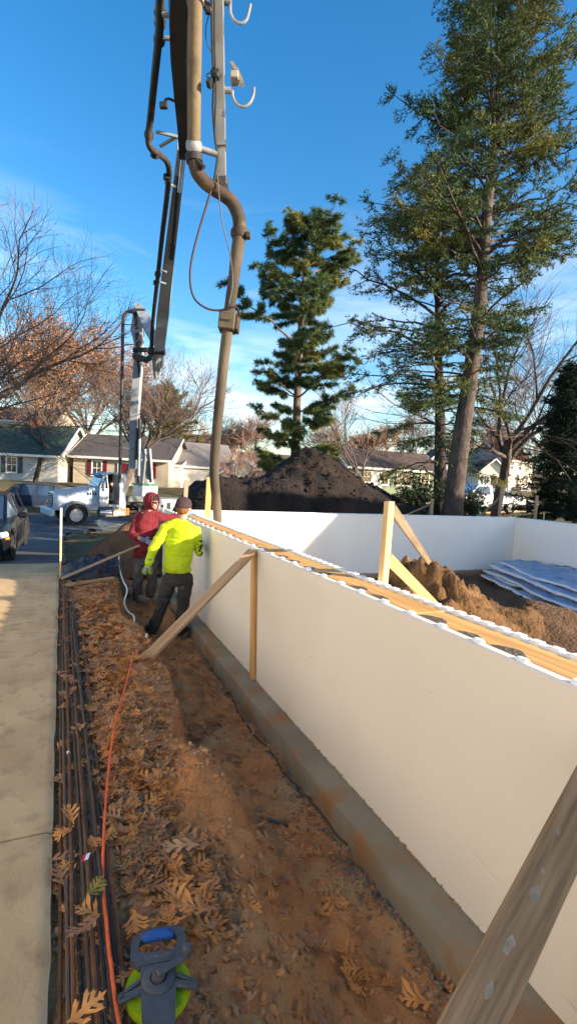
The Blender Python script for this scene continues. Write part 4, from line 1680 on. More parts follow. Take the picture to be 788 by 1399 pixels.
# dense dark spruce at the right edge
D4 = 17.0
path = [at(778, 712, d=D4), at(780, 640, d=D4), at(783, 570, d=D4), at(786, 500, d=D4)]
conifer('spruce_tree', 'dense dark low spruce at the right edge behind the foam wall', path, .13, .02, lambda t, az: 1.75 * (1 - t) ** .75 + .1, .17, 3, 'needle_dark', 'bark_dark', 15, droop=.30, k=9, slen=.2, nl=.085, nw=.026, gap=.05)
# yellowish evergreen behind the beige house
D5 = 56.0
path = [at(232, 640, d=D5), at(231, 590, d=D5), at(229, 528, d=D5)]
conifer('evergreen_tree', 'yellowish evergreen behind the roof of the beige house', path, .2, .05, lambda t, az: 3.6 * (1 - t) ** .7 + .3, .7, 2, 'needle_yellow', 'bark_dark', 18, droop=.1, k=9, slen=.5, nl=.32, nw=.11, gap=.1)


def bare_tree(name, label, base, height, r0, seed, spread=.7, levels=5, fork=.32, lean=(0, 0), twig='twig', bark='bark_grey', cat='bare tree', kids=(4, 6), width=1.0, dens=1.0, leafs=None, min_r=.004, up=.35, limbs=None, twig_r=None, group=None):
    """Leafless tree by recursive branching: trunk and limbs in one part, fine twigs in another."""
    rg = random.Random(seed)
    base = Vector(base)
    root = thing(name, label, cat, base, group=group)
    big, fine = MB(), MB()
    tips = []

    def grow(p, d, L, r, lev):
        n = 5 if lev < 2 else 4 if lev < 4 else 3
        pts, q, dd = [p], p.copy(), d.copy()
        bend = Vector((rg.gauss(0, .5), rg.gauss(0, .5), rg.gauss(0, .3)))
        for i in range(n):
            dd = (dd + bend * .16 + Vector((rg.gauss(0, .10), rg.gauss(0, .10), rg.gauss(0, .06) + up * .10))).normalized()
            q = q + dd * (L / n)
            pts.append(q.copy())
        r1 = r * (.62 if lev else .72)
        rr = [max(min_r, r + (r1 - r) * i / n) for i in range(n + 1)]
        if lev >= levels:
            rr = [max(min_r * .8, x * (1 - .5 * i / n)) for i, x in enumerate(rr)]
        if lev <= 2:
            big.tube(pts, rr, 9 if lev == 0 else 6, caps=False)
        else:
            fine.tube(pts, rr, 3, caps=False)
        if lev >= levels:
            tips.extend(pts[1:])
            return
        nk = rg.randint(*kids) if lev else max(kids) if limbs is None else limbs
        for k in range(nk):
            u = (fork + (1 - fork) * (k + rg.random()) / nk) if lev else rg.uniform(.72, 1.0)
            if lev == 0:
                u = min(1, .70 + .32 * k / nk)
            i = min(n - 1, int(u * n))
            pp = pts[i].lerp(pts[i + 1], u * n - i)
            dk = (pts[i + 1] - pts[i]).normalized()
            ax = dk.orthogonal().normalized()
            ax.rotate(Quaternion(dk, 6.28 * (k / nk) + rg.uniform(-.6, .6) + lev))
            an = spread * rg.uniform(.65, 1.25)
            nd = (dk * math.cos(an) + ax * math.sin(an))
            nd = Vector((nd.x * width, nd.y * width, nd.z)).normalized()
            grow(pp, nd, L * rg.uniform(.55, .85) * (1.15 if lev == 0 else 1), rr[i] * rg.uniform(.45, .62), lev + 1)
        if lev:
            grow(pts[-1], (pts[-1] - pts[-2]).normalized(), L * .68, r1, lev + 1)

    d0 = Vector((lean[0], lean[1], 1)).normalized()
    grow(base - Vector((0, 0, .2)), d0, height * .36, r0, 0)
    t_ = big.build('trunk', bark, root, smooth='all', fixn=False)
    c_ = fine.build('crown', twig, root, fixn=False)
    c_['kind'] = 'stuff'
    if leafs:
        cnt, size, lm = leafs
        rs = np.random.RandomState(seed)
        idx = rs.randint(0, len(tips), cnt)
        C = np.array([tuple(tips[i]) for i in idx]) + rs.normal(0, size * 1.6, (cnt, 3))
        a, b = unit(rs.normal(0, 1, (cnt, 3))), unit(rs.normal(0, 1, (cnt, 3)))
        s = size * rs.uniform(.6, 1.3, (cnt, 1))
        T = np.stack([C - a * s, C - b * s * .6, C + a * s, C + b * s * .6], axis=1)
        l_ = tris_obj('foliage', T, lm, root, fs=4)
        l_['kind'] = 'stuff'
    return root


def gz(p):
    return Vector((p.x, p.y, ground_z(p.x, p.y)))


bare_tree('bare_tree', 'large bare tree in front of the beige house, behind the pump truck', gz(at(166, 655, d=37)), 11.5, .36, 3, spread=.58, levels=6, kids=(2, 4), limbs=6, width=1.05, min_r=.010, fork=.35, up=.55)
bare_tree('bare_tree', 'slender dark bare tree in front of the white house at far left', gz(at(48, 665, d=43)), 11.0, .22, 8, spread=.55, levels=5, kids=(2, 4), limbs=5, bark='bark_dark', min_r=.012, width=1.0)
bare_tree('bare_tree', 'big bare tree whose boughs reach in from the left edge', gz(at(-110, 700, d=18)), 13.5, .30, 21, spread=.70, levels=6, kids=(2, 4), limbs=7, width=1.1, min_r=.0045, up=.5)
bare_tree('bare_tree', 'small forked bare tree between the hanging hose and the soil pile', gz(at(322, 660, d=33)), 5.6, .14, 14, spread=.55, levels=5, kids=(2, 4), limbs=4, min_r=.008, twig='twig_red', width=1.0)
bare_tree('bare_tree', 'stout bare tree with thick limbs behind the tall leaning conifer', gz(at(676, 690, d=25)), 13.0, .26, 33, spread=.58, levels=5, kids=(2, 4), limbs=6, min_r=.006, bark='bark_grey', lean=(.10, 0), width=1.1, up=.3)
bare_tree('bare_tree', 'pale twiggy bare tree seen between the pine and the leaning conifer', gz(at(508, 650, d=36)), 9.5, .16, 44, spread=.5, levels=5, kids=(2, 4), limbs=5, min_r=.009)
bare_tree('bare_tree', 'bare tree behind the dense dark spruce at right', gz(at(752, 668, d=42)), 12.0, .26, 46, spread=.6, levels=6, kids=(2, 4), limbs=5, min_r=.010)
# brown-leaved oaks behind the houses
bare_tree('oak_tree', 'orange-brown leafy oak behind the fence at left', gz(at(72, 640, d=60)), 17.0, .40, 50, spread=.60, levels=5, kids=(3, 4), limbs=6, min_r=.02, leafs=(13000, .14, 'oak_brown'), cat='oak tree')
bare_tree('oak_tree', 'orange-brown leafy oak behind the roof of the beige house', gz(at(120, 640, d=64)), 16.0, .40, 52, spread=.60, levels=5, kids=(3, 4), limbs=6, min_r=.02, leafs=(15000, .14, 'oak_brown'), cat='oak tree')
# trees along the horizon
for i, (px, d, h, lab, lf) in enumerate((
        (20, 80, 9, 'distant reddish bare tree above the far left roofs', None),
        (262, 75, 9, 'distant bare tree right of the yellowish evergreen', None),
        (300, 82, 10, 'distant bare tree just behind the hanging hose', None),
        (352, 78, 10, 'distant reddish bare tree left of the pine', None),
        (470, 80, 10, 'distant bare tree right of the pine foot', None),
        (520, 74, 9, 'distant reddish tree behind the green ranch house', (2500, .16, 'oak_brown')),
        (560, 84, 11, 'distant bare tree behind the right end of the green ranch house', None),
        (640, 90, 11, 'distant reddish bare tree behind the white pickup', (1500, .16, 'oak_brown')),
        (702, 88, 12, 'distant bare tree behind the grey two-storey house', None),
        (735, 95, 13, 'distant bare tree right of the grey two-storey house', None))):
    bare_tree('distant_tree', lab, gz(at(px, 650, d=d)), h, .2, 60 + i, spread=.62, levels=5, kids=(3, 4), limbs=5, min_r=.022, twig='twig_red' if 'reddish' in lab or i % 2 else 'twig', leafs=lf, group='trees along the horizon')

# evergreen brush at the foot of the conifers
def brush(name, label, px, py, d, w, h, n, seed, material='ivy'):
    rs = np.random.RandomState(seed)
    c = gz(at(px, py, d=d))
    root = thing(name, label, 'shrub', c)
    m = MB()
    rg = random.Random(seed)
    O, D = [], []
    for i in range(9):
        a = rg.uniform(0, 6.28)
        e = c + Vector((math.cos(a) * w * rg.uniform(.2, .9), math.sin(a) * w * .6 * rg.uniform(.2, .9), h * rg.uniform(.6, 1.0)))
        md = c.lerp(e, .5) + Vector((0, 0, h * .12))
        m.tube([c, md, e], [.02, .012, .005], 4, caps=False)
        for k in range(n // 9):
            u = rg.random() ** .6
            p = c.lerp(md, u * 2) if u < .5 else md.lerp(e, u * 2 - 1)
            O.append(tuple(p + Vector((rg.gauss(0, w * .16), rg.gauss(0, w * .14), rg.gauss(0, h * .12)))))
            D.append((rg.gauss(0, 1), rg.gauss(0, 1), rg.gauss(.2, .7)))
    s_ = m.build('stems', 'bark_dark', root, fixn=False)
    s_['kind'] = 'stuff'
    f_ = tris_obj('foliage', sprigs(O, D, 7, .14, .8, .09, .035, rs), material, root)
    f_['kind'] = 'stuff'


brush('shrub', 'dark evergreen shrub left of the conifer trunks', 572, 690, 15.5, 1.1, 1.5, 700, 3)
brush('shrub', 'dark evergreen shrub between the conifer trunk and the taller post', 645, 690, 15.5, .7, 1.2, 450, 4)
brush('shrub', 'ragged shrub right of the soil pile foot', 552, 685, 18, .8, 1.3, 350, 5)
brush('shrub', 'clipped green shrub beside the pump truck turret', 200, 660, 43, .9, 1.4, 300, 6)
# ------------------------------------------------------------------ houses across the street
def on_ground(px, py, d):
    p = at(px, py, d=d)
    return (p.x, p.y, ground_z(p.x, p.y) + .12)


FACE = -math.atan2(.405, .912)          # turn that faces the camera squarely


def place(px, d, py=655):
    p = at(px, py, d=d)
    return p


def hbase(px, d, z):
    p = at(px, 650, d=d)
    return (p.x, p.y, z)


house('white_house', 'white house with dark green roof and green shutters at far left', hbase(6, 44, -.05), FACE * .9, 9.0, 7.5, 2.55, 2.5, 'siding_offwhite', 'shingle_green', windows=[(.65, 1.45, .8, 1.2, 'shutter_green'), (-3.0, 1.45, .8, 1.2, 'shutter_green')], door=(-1.3, .9, 2.0, 'door_dark'), chimney=(1.0, 3.6, .5))
house('hill_house', 'cream upper-storey house with red-brown roof on the hill at far left', hbase(10, 66, 2.4), FACE, 11, 8, 4.6, 1.9, 'siding_cream', 'shingle_rust', windows=[(-2.5, 3.6, 1.0, 1.1), (0, 3.6, 1.0, 1.1), (2.6, 3.6, 1.0, 1.1)])
house('beige_house', 'beige house with dark red shutters behind the pump truck', hbase(165, 46, .0), FACE * 1.05, 8.6, 7.5, 2.6, 2.0, 'siding_beige', 'shingle_dark', windows=[(-2.15, 1.5, .80, 1.2, 'shutter_red', 1), (2.3, 1.5, .80, 1.2, 'shutter_red', 1)], door=(.3, .9, 2.0, 'shutter_red'))
house('house_annex', 'small white annex at the right end of the beige house', hbase(236, 48, .0), FACE, 1.5, 5, 2.1, .6, 'siding_white', 'shingle_dark', windows=[(0, 1.5, .4, .35)], over=.15)
house('grey_roof_house', 'white house with grey roof and tan gable behind the hanging hose', hbase(279, 50, -.1), FACE + R_(24), 5.6, 6.0, 2.35, 2.2, 'siding_offwhite', 'shingle_grey', windows=[(1.3, 1.4, .7, 1.0)], over=.3)
house('gable_house', 'small white front-gabled house right of the hanging hose', hbase(333, 50, -.1), FACE, 4.4, 7, 1.75, 1.45, 'siding_cream', 'shingle_grey', ridge='y', windows=[(.75, 1.15, .65, 1.1), (-.9, 1.15, .5, .9)], over=.3)
house('hill_house', 'pale house half hidden on the hill behind the grey-roofed house', hbase(290, 80, 3.0), FACE, 7, 6, 3.0, 1.5, 'siding_cream', 'shingle_dark', windows=[(0, 2.0, 1.0, 1.0)])
house('green_ranch_house', 'low green ranch house with brown roof right of the soil pile', hbase(540, 48, .62), FACE + R_(20), 9.6, 6.4, 2.35, 1.6, 'siding_green', 'shingle_brown', windows=[(.9, 1.35, 1.5, 1.1, None, 2), (-1.2, 1.35, .75, 1.1), (-3.0, 1.4, .7, .9), (3.2, 1.35, .8, 1.1)], door=(-2.05, .9, 2.0, 'trim_white'), over=.45)
house('blue_house', 'blue-grey house end showing between the ranch house and the conifers', hbase(604, 64, .6), FACE, 3.4, 6, 4.0, 1.6, 'siding_grey', 'shingle_dark', ridge='y', windows=[(0, 1.6, .8, 1.2), (0, 3.6, .7, .9)])
gh = house('two_storey_house', 'grey two-storey house with rusty brown roof at right', hbase(708, 84, 2.0), FACE + R_(38), 8.5, 7.5, 4.3, 2.6, 'siding_grey', 'shingle_rust', windows=[(-2.5, 3.3, 1.0, 1.2), (0, 3.3, 1.0, 1.2), (2.4, 3.3, 1.0, 1.2), (2.2, 1.2, 1.2, 1.2)], door=(-.5, .95, 2.0, 'door_dark'))
MB().box((0, -.008, 2.1), (8.46, .012, 4.3)).build('lit_front', 'siding_cream', gh, local=True)  # front wall's sunlit tone put into a paler colour over the grey
house('porch_house', 'cream gabled porch left of the grey two-storey house', hbase(674, 76, 1.5), FACE, 4.4, 5, 2.3, 2.0, 'siding_cream', 'shingle_rust', ridge='y', windows=[(-1.1, 1.2, .7, 1.1), (1.1, 1.2, .7, 1.1)], door=(0, .9, 1.9, 'door_dark'), cat='house')

# board fence between the white and the beige house, each board a part
fa, fb = at(64, 655, d=47), at(100, 655, d=47)
fz = .0
fn = thing('board_fence', 'dark board fence between the white house and the beige house', 'fence', (fa.x, fa.y, fz))
nb = 16
for i in range(nb):
    p = fa.lerp(fb, (i + .5) / nb)
    MB().box((p.x, p.y, fz + .78), ((fb - fa).length / nb - .012, .03, 1.6 + .03 * (i % 2)), rz=FACE).build('board', 'fence_dark', fn)
for s in (0, .5, 1):
    p = fa.lerp(fb, s)
    MB().box((p.x - .03, p.y + .07, fz + .78), (.1, .1, 1.7), rz=FACE).build('post', 'fence_dark', fn)
wp_ = fa.lerp(fb, .08)
m = MB()
m.lathe([(.20, -.02), (.235, -.02), (.235, .02), (.20, .02), (.20, -.02)], axis='y', seg=20)
for k in range(3):
    a = k * math.pi / 3
    m.beam((-.2 * math.cos(a), 0, -.2 * math.sin(a)), (.2 * math.cos(a), 0, .2 * math.sin(a)), .03, .025, up=(0, 1, 0))
wr = m.build('round_ornament', 'trim_white')
wr.location = (wp_.x + .25, wp_.y - .08, fz + 1.0)
wr.rotation_euler = (0, 0, FACE)
tag(wr, 'round white ornament hung on the dark board fence', 'ornament')

# ------------------------------------------------------------------ vehicles
mat('paint_black', (.008, .009, .012), rough=.25, spec=.15, coat=.1)
mat('paint_navy', (.016, .026, .05), rough=.3, spec=.06)
mat('paint_white', (.62, .65, .70), (.56, .58, .62), 3, .35, spec=.5, coat=.3)
mat('paint_truck', (.54, .60, .67), (.46, .51, .57), 2.5, .38, spec=.5, coat=.25, c3=(.42, .42, .42), s3=5, t3=(.62, .75))
mat('car_glass', (.02, .035, .06), rough=.04, spec=1.0, coat=.5)
mat('tyre', (.018, .018, .018), (.035, .032, .03), 12, .9)
mat('rim', (.45, .46, .47), rough=.3, metal=.8)
mat('rim_white', (.66, .66, .64), (.5, .48, .45), 8, .5)
mat('chrome', (.6, .6, .62), rough=.2, metal=1.0)
mat('lamp_white', (.75, .75, .75), rough=.15, spec=.8)
mat('lamp_amber', (.55, .18, .03), rough=.2, spec=.8)
mat('lamp_red', (.35, .01, .01), rough=.2, spec=.8)
mat('rubber_black', (.02, .02, .021), (.03, .03, .03), 8, .7)
mat('interior', (.02, .02, .02), rough=.9)


def wheel(root, x, y, r, w, side, rim='rim', spokes=7):
    t = MB()
    t.lathe([(r * .64, -w / 2), (r * .9, -w / 2), (r, -w / 2 + .03), (r, w / 2 - .03), (r * .9, w / 2), (r * .64, w / 2), (r * .62, 0)], axis='y', seg=24)
    ty = t.build('wheel', 'tyre', root, local=True, smooth=True)
    ty.location = (x, y, r)
    q = MB()
    o = side * w * .40
    q.lathe([(r * .63, o - side * .06), (r * .64, o), (r * .58, o), (r * .56, o - side * .05)], axis='y', seg=24)
    for k in range(spokes):
        a = 2 * math.pi * k / spokes
        q.beam((r * .12 * math.cos(a), o - side * .03, r * .12 * math.sin(a)), (r * .6 * math.cos(a), o - side * .03, r * .6 * math.sin(a)), r * .16, .03, up=(0, 1, 0))
    q.lathe([(0, o - side * .05), (r * .17, o - side * .05), (r * .15, o), (0, o)], axis='y', seg=14)
    q.build('rim', rim, ty, local=True)
    return ty


def rsec(x, w, z0, z1, b=.12, tuck=.08):
    """Rounded car cross-section at station x."""
    return [(x, -w + tuck, z0), (x, w - tuck, z0), (x, w - .01, z0 + .12), (x, w, (z0 + z1) * .52), (x, w - .02, z1 - b), (x, w - b * .9, z1), (x, 0, z1 + .012), (x, -w + b * .9, z1), (x, -w + .02, z1 - b), (x, -w, (z0 + z1) * .52), (x, -w + .01, z0 + .12)]


def car(name, label, loc, rz, body, L=4.6, W=.91, hood=.98, belt=1.02, roof=1.66, kind='suv', group=None):
    root = thing(name, label, 'car', loc, rz, group)
    f, b = L / 2, -L / 2
    st = [(f, W * .72, .42, .62, .08), (f - .06, W * .86, .30, .78, .1), (f - .35, W * .97, .24, hood - .06, .1), (f - .95, W, .22, hood, .1), (f - 1.35, W, .22, belt, .06), (0, W, .22, belt + .01, .05), (b + 1.0, W, .22, belt + .02, .05), (b + .35, W * .98, .24, belt + .02, .06), (b + .06, W * .92, .32, belt - .06, .1), (b, W * .85, .45, belt - .18, .1)]
    m = MB()
    m.loft([rsec(*s) for s in st])
    bd_ = m.build('body', body, root, local=True, smooth=True)
    # greenhouse
    if kind == 'suv':
        gs = [(f - 1.22, W * .80, W * .79, belt, belt + .02), (f - 1.9, W * .93, W * .72, belt, roof - .06), (f - 2.5, W * .94, W * .74, belt, roof), (b + 1.0, W * .94, W * .74, belt, roof - .02), (b + .50, W * .93, W * .72, belt, roof - .07), (b + .12, W * .86, W * .74, belt, belt + .06)]
    else:
        gs = [(f - 1.25, W * .80, W * .79, belt - .02, belt), (f - 2.0, W * .92, W * .68, belt - .02, roof - .05), (f - 2.5, W * .93, W * .70, belt - .02, roof), (b + 1.6, W * .93, W * .70, belt - .02, roof - .03), (b + .65, W * .86, W * .70, belt - .02, belt + .05)]
    g_ = MB()
    g_.loft([[(x, -wb, z0), (x, wb, z0), (x, wt, z1 - .03), (x, wt * .86, z1), (x, -wt * .86, z1), (x, -wt, z1 - .03)] for x, wb, wt, z0, z1 in gs])
    g_.build('windows', 'car_glass', root, local=True, smooth=True)
    rf_ = MB()
    mid = gs[1:-1]
    rf_.loft([[(x, -wt * 1.01, z1 - .035), (x, wt * 1.01, z1 - .035), (x, wt * 1.01, z1 - .01), (x, wt * .85, z1 + .018), (x, -wt * .85, z1 + .018), (x, -wt * 1.01, z1 - .01)] for x, wb, wt, z0, z1 in mid])
    rf_.build('roof', body, root, local=True, smooth=True)
    for s in (-1, 1):
        pl = MB()
        for a, c in ((0, 1), (len(gs) - 1, len(gs) - 2)):
            pl.beam((gs[a][0], s * gs[a][2] * .99, gs[a][4]), (gs[c][0], s * gs[c][2] * 1.0, gs[c][4] - .02), .05, .045, up=(0, 1, 0))
        xm = (gs[2][0] + gs[3][0]) / 2
        for xx in (xm + .05, xm - .95):
            pl.beam((xx, s * W * .945, belt), (xx - .05, s * gs[2][2] * 1.01, roof - .05), .07, .03, up=(0, 1, 0))
        pl.build('pillars', body, root, local=True)
        mr_ = MB().box((f - 1.55, s * (W + .10), belt + .06), (.12, .20, .14), bev=.04)
        mr_.build('mirror', body, root, local=True)
        hl = MB().box((f - .22, s * W * .76, hood - .22), (.36, .30, .13), rz=-s * .35, bev=.04).build('headlight', 'lamp_white', root, local=True)
        MB().box((f - .30, s * W * .90, hood - .30), (.2, .1, .07), rz=-s * .5, bev=.02).build('indicator', 'lamp_amber', hl, local=True)
        MB().box((b + .16, s * W * .82, belt - .16), (.24, .22, .18), rz=s * .2, bev=.04).build('tail_light', 'lamp_red', root, local=True)
        dh = MB()
        for xx in (xm + .28, xm - .72):
            dh.box((xx, s * (W + .012), belt - .12), (.18, .03, .03), bev=.008)
        for xx in (f - 1.5, xm, xm - 1.0):
            dh.box((xx, s * (W - .002), .62), (.012, .012, .72))
        dh.build('door_trim', 'rubber_black', root, local=True)
        sill = MB().box((.0, s * (W - .01), .27), (L - 1.9, .05, .12), bev=.02).build('sill', 'rubber_black', root, local=True)
        for xx in (f - .92, b + .95):
            ar = MB()
            pts = [(xx + .40 * math.cos(a), s * (W + .004), .35 + .40 * math.sin(a)) for a in [R_(-10 + 200 * k / 12) for k in range(13)]]
            ar.tube(pts, .035, 6)
            ar.build('wheel_arch', 'rubber_black', root, local=True)
            wheel(root, xx, s * (W - .10), .36, .23, s)
    gr_ = MB()
    gr_.box((f - .01, 0, .60), (.06, W * 1.0, .20), bev=.02)
    for k in range(4):
        gr_.box((f + .022, 0, .54 + .04 * k), (.012, W * .95, .012))
    gr_.build('grille', 'rubber_black', root, local=True)
    MB().box((f + .01, 0, .40), (.05, .32, .12)).build('number_plate', 'lamp_white', root, local=True)
    return root


car('parked_car', 'black car parked on the driveway at the left edge', (-1.80, 14.0, drive_z(13.4) - .012), R_(-90 - 2), 'paint_black', L=4.55, W=.92, hood=.92, belt=.95, roof=1.47, kind='sedan')
bpy.context.view_layer.update()
p = at(33, 697, d=34.2)
car('parked_car', 'dark blue sport utility car parked across the street behind the pump truck', (p.x, p.y, street_z(p.x) + .0), R_(180 + 8), 'paint_navy', L=4.75, W=.94, roof=1.74)
p = at(352, 660, d=46)
car('parked_car', 'dark car half hidden by the soil pile near the gabled house', (p.x, p.y, ground_z(p.x, p.y) + .3), R_(150), 'paint_black', L=4.5, W=.9, roof=1.6)
p = at(684, 690, d=36)
car('parked_car', 'white car on the street behind the taller weathered post', (p.x, p.y, ground_z(p.x, p.y) + .12), R_(-28), 'paint_white', L=4.6, W=.9, hood=.90, belt=.93, roof=1.42, kind='sedan')

# white pickup with a loaded bed, beside the conifer trunk
p = at(652, 690, d=33)
pk = thing('pickup_truck', 'white pickup truck with a loaded bed beside the leaning conifer trunk', 'pickup', (p.x, p.y, ground_z(p.x, p.y) + .1), R_(172))
m = MB()
m.loft([rsec(*s) for s in ((2.6, .78, .5, .85, .1), (2.5, .88, .4, 1.02, .1), (1.3, .95, .4, 1.10, .1), (1.2, .96, .4, 1.12, .06), (-.4, .96, .4, 1.12, .06))])
m.build('body', 'paint_white', pk, local=True, smooth=True)
m = MB()
m.loft([[(x, -wb, z0), (x, wb, z0), (x, wt, z1 - .03), (x, wt * .86, z1), (x, -wt * .86, z1), (x, -wt, z1 - .03)] for x, wb, wt, z0, z1 in ((1.25, .86, .84, 1.1, 1.14), (.55, .92, .74, 1.1, 1.78), (-.25, .92, .76, 1.1, 1.80), (-.40, .92, .76, 1.1, 1.74))])
m.build('cab', 'paint_white', pk, local=True, smooth=True)
for s in (-1, 1):
    m = MB()
    m.add([(.95, s * .94, 1.16), (-.22, s * .94, 1.16), (-.18, s * .815, 1.66), (.52, s * .80, 1.66)], [(0, 1, 2, 3)])
    m.build('side_window', 'car_glass', pk, local=True)
    MB().box((-1.65, s * .93, .88), (2.45, .06, .5), bev=.02).build('bed_side', 'paint_white', pk, local=True)
    for xx in (1.75, -1.75):
        wheel(pk, xx, s * .84, .38, .25, s)
MB().box((-.415, 0, 1.45), (.02, 1.2, .42)).build('rear_window', 'car_glass', pk, local=True)
MB().box((-1.65, 0, .62), (2.45, 1.78, .08)).build('bed_floor', 'rubber_black', pk, local=True)
MB().box((-2.88, 0, .86), (.06, 1.80, .5), bev=.02).build('tailgate', 'paint_white', pk, local=True)
bpw = pk.matrix_basis
for (c_, s_, rz_, mm, lab) in (((-1.2, .1, .92), (.7, .5, .42), .1, 'brace_wood', 'wooden crate in the bed of the white pickup'), ((-2.2, -.2, .96), (.8, .6, .5), -.2, 'ivy', 'dark green bundle in the bed of the white pickup')):
    w_ = bpw @ Vector(c_)
    o = MB().box((0, 0, 0), s_, bev=.06).build('load_bundle', mm)
    o.location = w_
    o.rotation_euler = (0, 0, R_(172) + rz_)
    tag(o, lab, 'load')
p = at(648, 696, d=30)
gb = thing('green_bin', 'small green bin on the grass beside the white pickup', 'bin', (p.x, p.y, ground_z(p.x, p.y) + .02))
mat('bin_green', (.02, .14, .09), (.015, .11, .07), 6, .5)
m = MB()
m.loft([[(sx * w, sy * w, z) for sx, sy in ((-1, -1), (1, -1), (1, 1), (-1, 1))] for w, z in ((.20, 0), (.26, .62))])
m.build('tub', 'bin_green', gb, local=True)
MB().box((0, 0, .65), (.58, .58, .05), bev=.02).build('lid', 'bin_green', gb, local=True)

# ------------------------------------------------------------------ concrete pump truck
mat('steel_grey', (.27, .28, .29), (.19, .195, .205), 3, .5, spec=.5, metal=.2)
mat('boom_white', (.36, .38, .41), (.27, .285, .305), 1.2, .45, spec=.4, c3=(.36, .34, .31), s3=2.5, t3=(.60, .72))
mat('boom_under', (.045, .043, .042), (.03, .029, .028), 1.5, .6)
mat('pipe_black', (.030, .030, .032), (.05, .046, .044), 5, .6, .3, 30)
mat('pipe_tan', (.185, .14, .085), (.12, .093, .058), 2.2, .8, .5, 20, c3=(.10, .075, .05), s3=3, t3=(.55, .68), dist=.01, world_co=True)
mat('elbow_rusty', (.07, .044, .026), (.035, .027, .022), 4, .75, .6, 18, dist=.015, c3=(.16, .09, .042), s3=3, world_co=True)
mat('hose_stained', (.10, .076, .052), (.045, .036, .028), 3, .85, .7, 22, dist=.012, stretch=(1, 1, .35), c3=(.14, .11, .078), s3=2, world_co=True)
mat('red_cable', (.035, .013, .012), (.022, .010, .010), 6, .6)
mat('band_green', (.05, .22, .14), rough=.6)
fw = at(97, 717, z=-1.5)
tz = street_z(fw.x)
TR = thing('pump_truck', 'white concrete pump truck with a boom, parked on the street', 'truck', (fw.x, fw.y + .9, tz), R_(180 + 13))
# hood, with sloping top and swept sides
m = MB()


def hsec(x, w, z0, z1, b=.16):
    return [(x, -w, z0), (x, w, z0), (x, w, z1 - b), (x, w - b * .5, z1 - b * .3), (x, w - b * 1.2, z1), (x, -w + b * 1.2, z1), (x, -w + b * .5, z1 - b * .3), (x, -w, z1 - b)]


m.loft([hsec(1.02, .62, .85, 1.62), hsec(.98, .68, .75, 1.70), (hsec(.3, .80, .78, 1.84)), hsec(-.6, .92, .80, 1.98), hsec(-1.15, .98, .80, 2.04)])
hd = m.build('hood', 'paint_truck', TR, local=True, smooth=True)
m = MB()
for s in (-1, 1):
    for k in range(4):
        m.box((-.62 - .13 * k, s * (.935 + .008 * k), 1.66), (.07, .02, .15), rot=Matrix.Rotation(R_(18), 3, 'Y'))
v_ = m.build('vents', 'rubber_black', hd, local=True)
v_['kind'] = 'stuff'
m = MB()
m.box((1.03, 0, 1.25), (.05, 1.0, .72), bev=.02)
gl = m.build('grille', 'rubber_black', TR, local=True)
for k in range(6):
    MB().box((1.065, 0, .97 + .11 * k), (.025, .96, .05), bev=.008).build('grille_bar', 'chrome', gl, local=True)
MB().box((1.18, 0, .66), (.24, 2.35, .40), bev=.06).build('bumper', 'paint_truck', TR, local=True)
for s in (-1, 1):
    MB().box((.90, s * .86, 1.12), (.22, .30, .20), bev=.06).build('headlight', 'lamp_white', TR, local=True)
    # fender arch
    m = MB()
    n = 14
    ring_o = [(.66 * math.cos(a), .56 + .72 * math.sin(a)) for a in [R_(-8 + 196 * k / n) for k in range(n + 1)]]
    ring_i = [(.575 * math.cos(a), .54 + .62 * math.sin(a)) for a in [R_(-8 + 196 * k / n) for k in range(n + 1)]]
    rings = []
    for (xo, zo), (xi, zi) in zip(ring_o, ring_i):
        rings.append([(xo, s * .80, zo), (xo, s * 1.22, zo), (xi, s * 1.24, zi), (xi, s * .80, zi)])
    m.loft(rings)
    m.build('fender', mat('fender_grey', (.16, .19, .23), (.13, .15, .19), 4, .5) if s < 0 else 'fender_grey', TR, local=True, smooth=True)
    wheel(TR, 0, s * 1.04, .53, .32, s, 'rim_white', 10)
    for xx in (-5.6, -6.95):
        wheel(TR, xx, s * .98, .52, .5, s, 'rim_white', 10)
# cab
m = MB()


def csec(x, w, z0, z1, wt):
    return [(x, -w, z0), (x, w, z0), (x, w, 1.85), (x, wt, z1 - .10), (x, wt - .12, z1), (x, -wt + .12, z1), (x, -wt, z1 - .10), (x, -w, 1.85)]


# cab shell with an open driver's doorway on the side facing the camera
shell = MB()
shell.loft([csec(-1.15, 1.0, .95, 2.02, .98), csec(-1.40, 1.02, .95, 2.62, .96), csec(-1.62, 1.02, .95, 2.80, .94)], caps=True)
shell.loft([csec(-2.28, 1.02, .95, 2.84, .93), csec(-2.62, 1.02, .95, 2.82, .93)], caps=True)
shell.box((-1.95, 0, 2.80), (.72, 1.84, .10), bev=.02)
shell.box((-1.95, -.98, 1.85), (.72, .06, 1.75))
shell.box((-1.95, 0, 1.02), (.72, 1.96, .12))
cb_ = shell.build('cab', 'paint_truck', TR, local=True, smooth=True)
MB().box((-1.95, -.6, 1.9), (.60, .7, 1.6)).build('cab_interior', 'interior', cb_, local=True)
m = MB()
m.add([(-1.165, -.90, 2.06), (-1.165, .90, 2.06), (-1.385, .88, 2.55), (-1.385, -.88, 2.55)], [(0, 1, 2, 3)])
m.v = [(x - .0 + .03, y, z + .01) for x, y, z in m.v]
m.build('windscreen', 'car_glass', TR, local=True)
m = MB()
m.add([(-1.30, 1.024, 2.0), (-1.60, 1.024, 1.98), (-1.60, .975, 2.62), (-1.46, .975, 2.55)], [(0, 1, 2, 3)])
m.build('side_window', 'car_glass', TR, local=True)
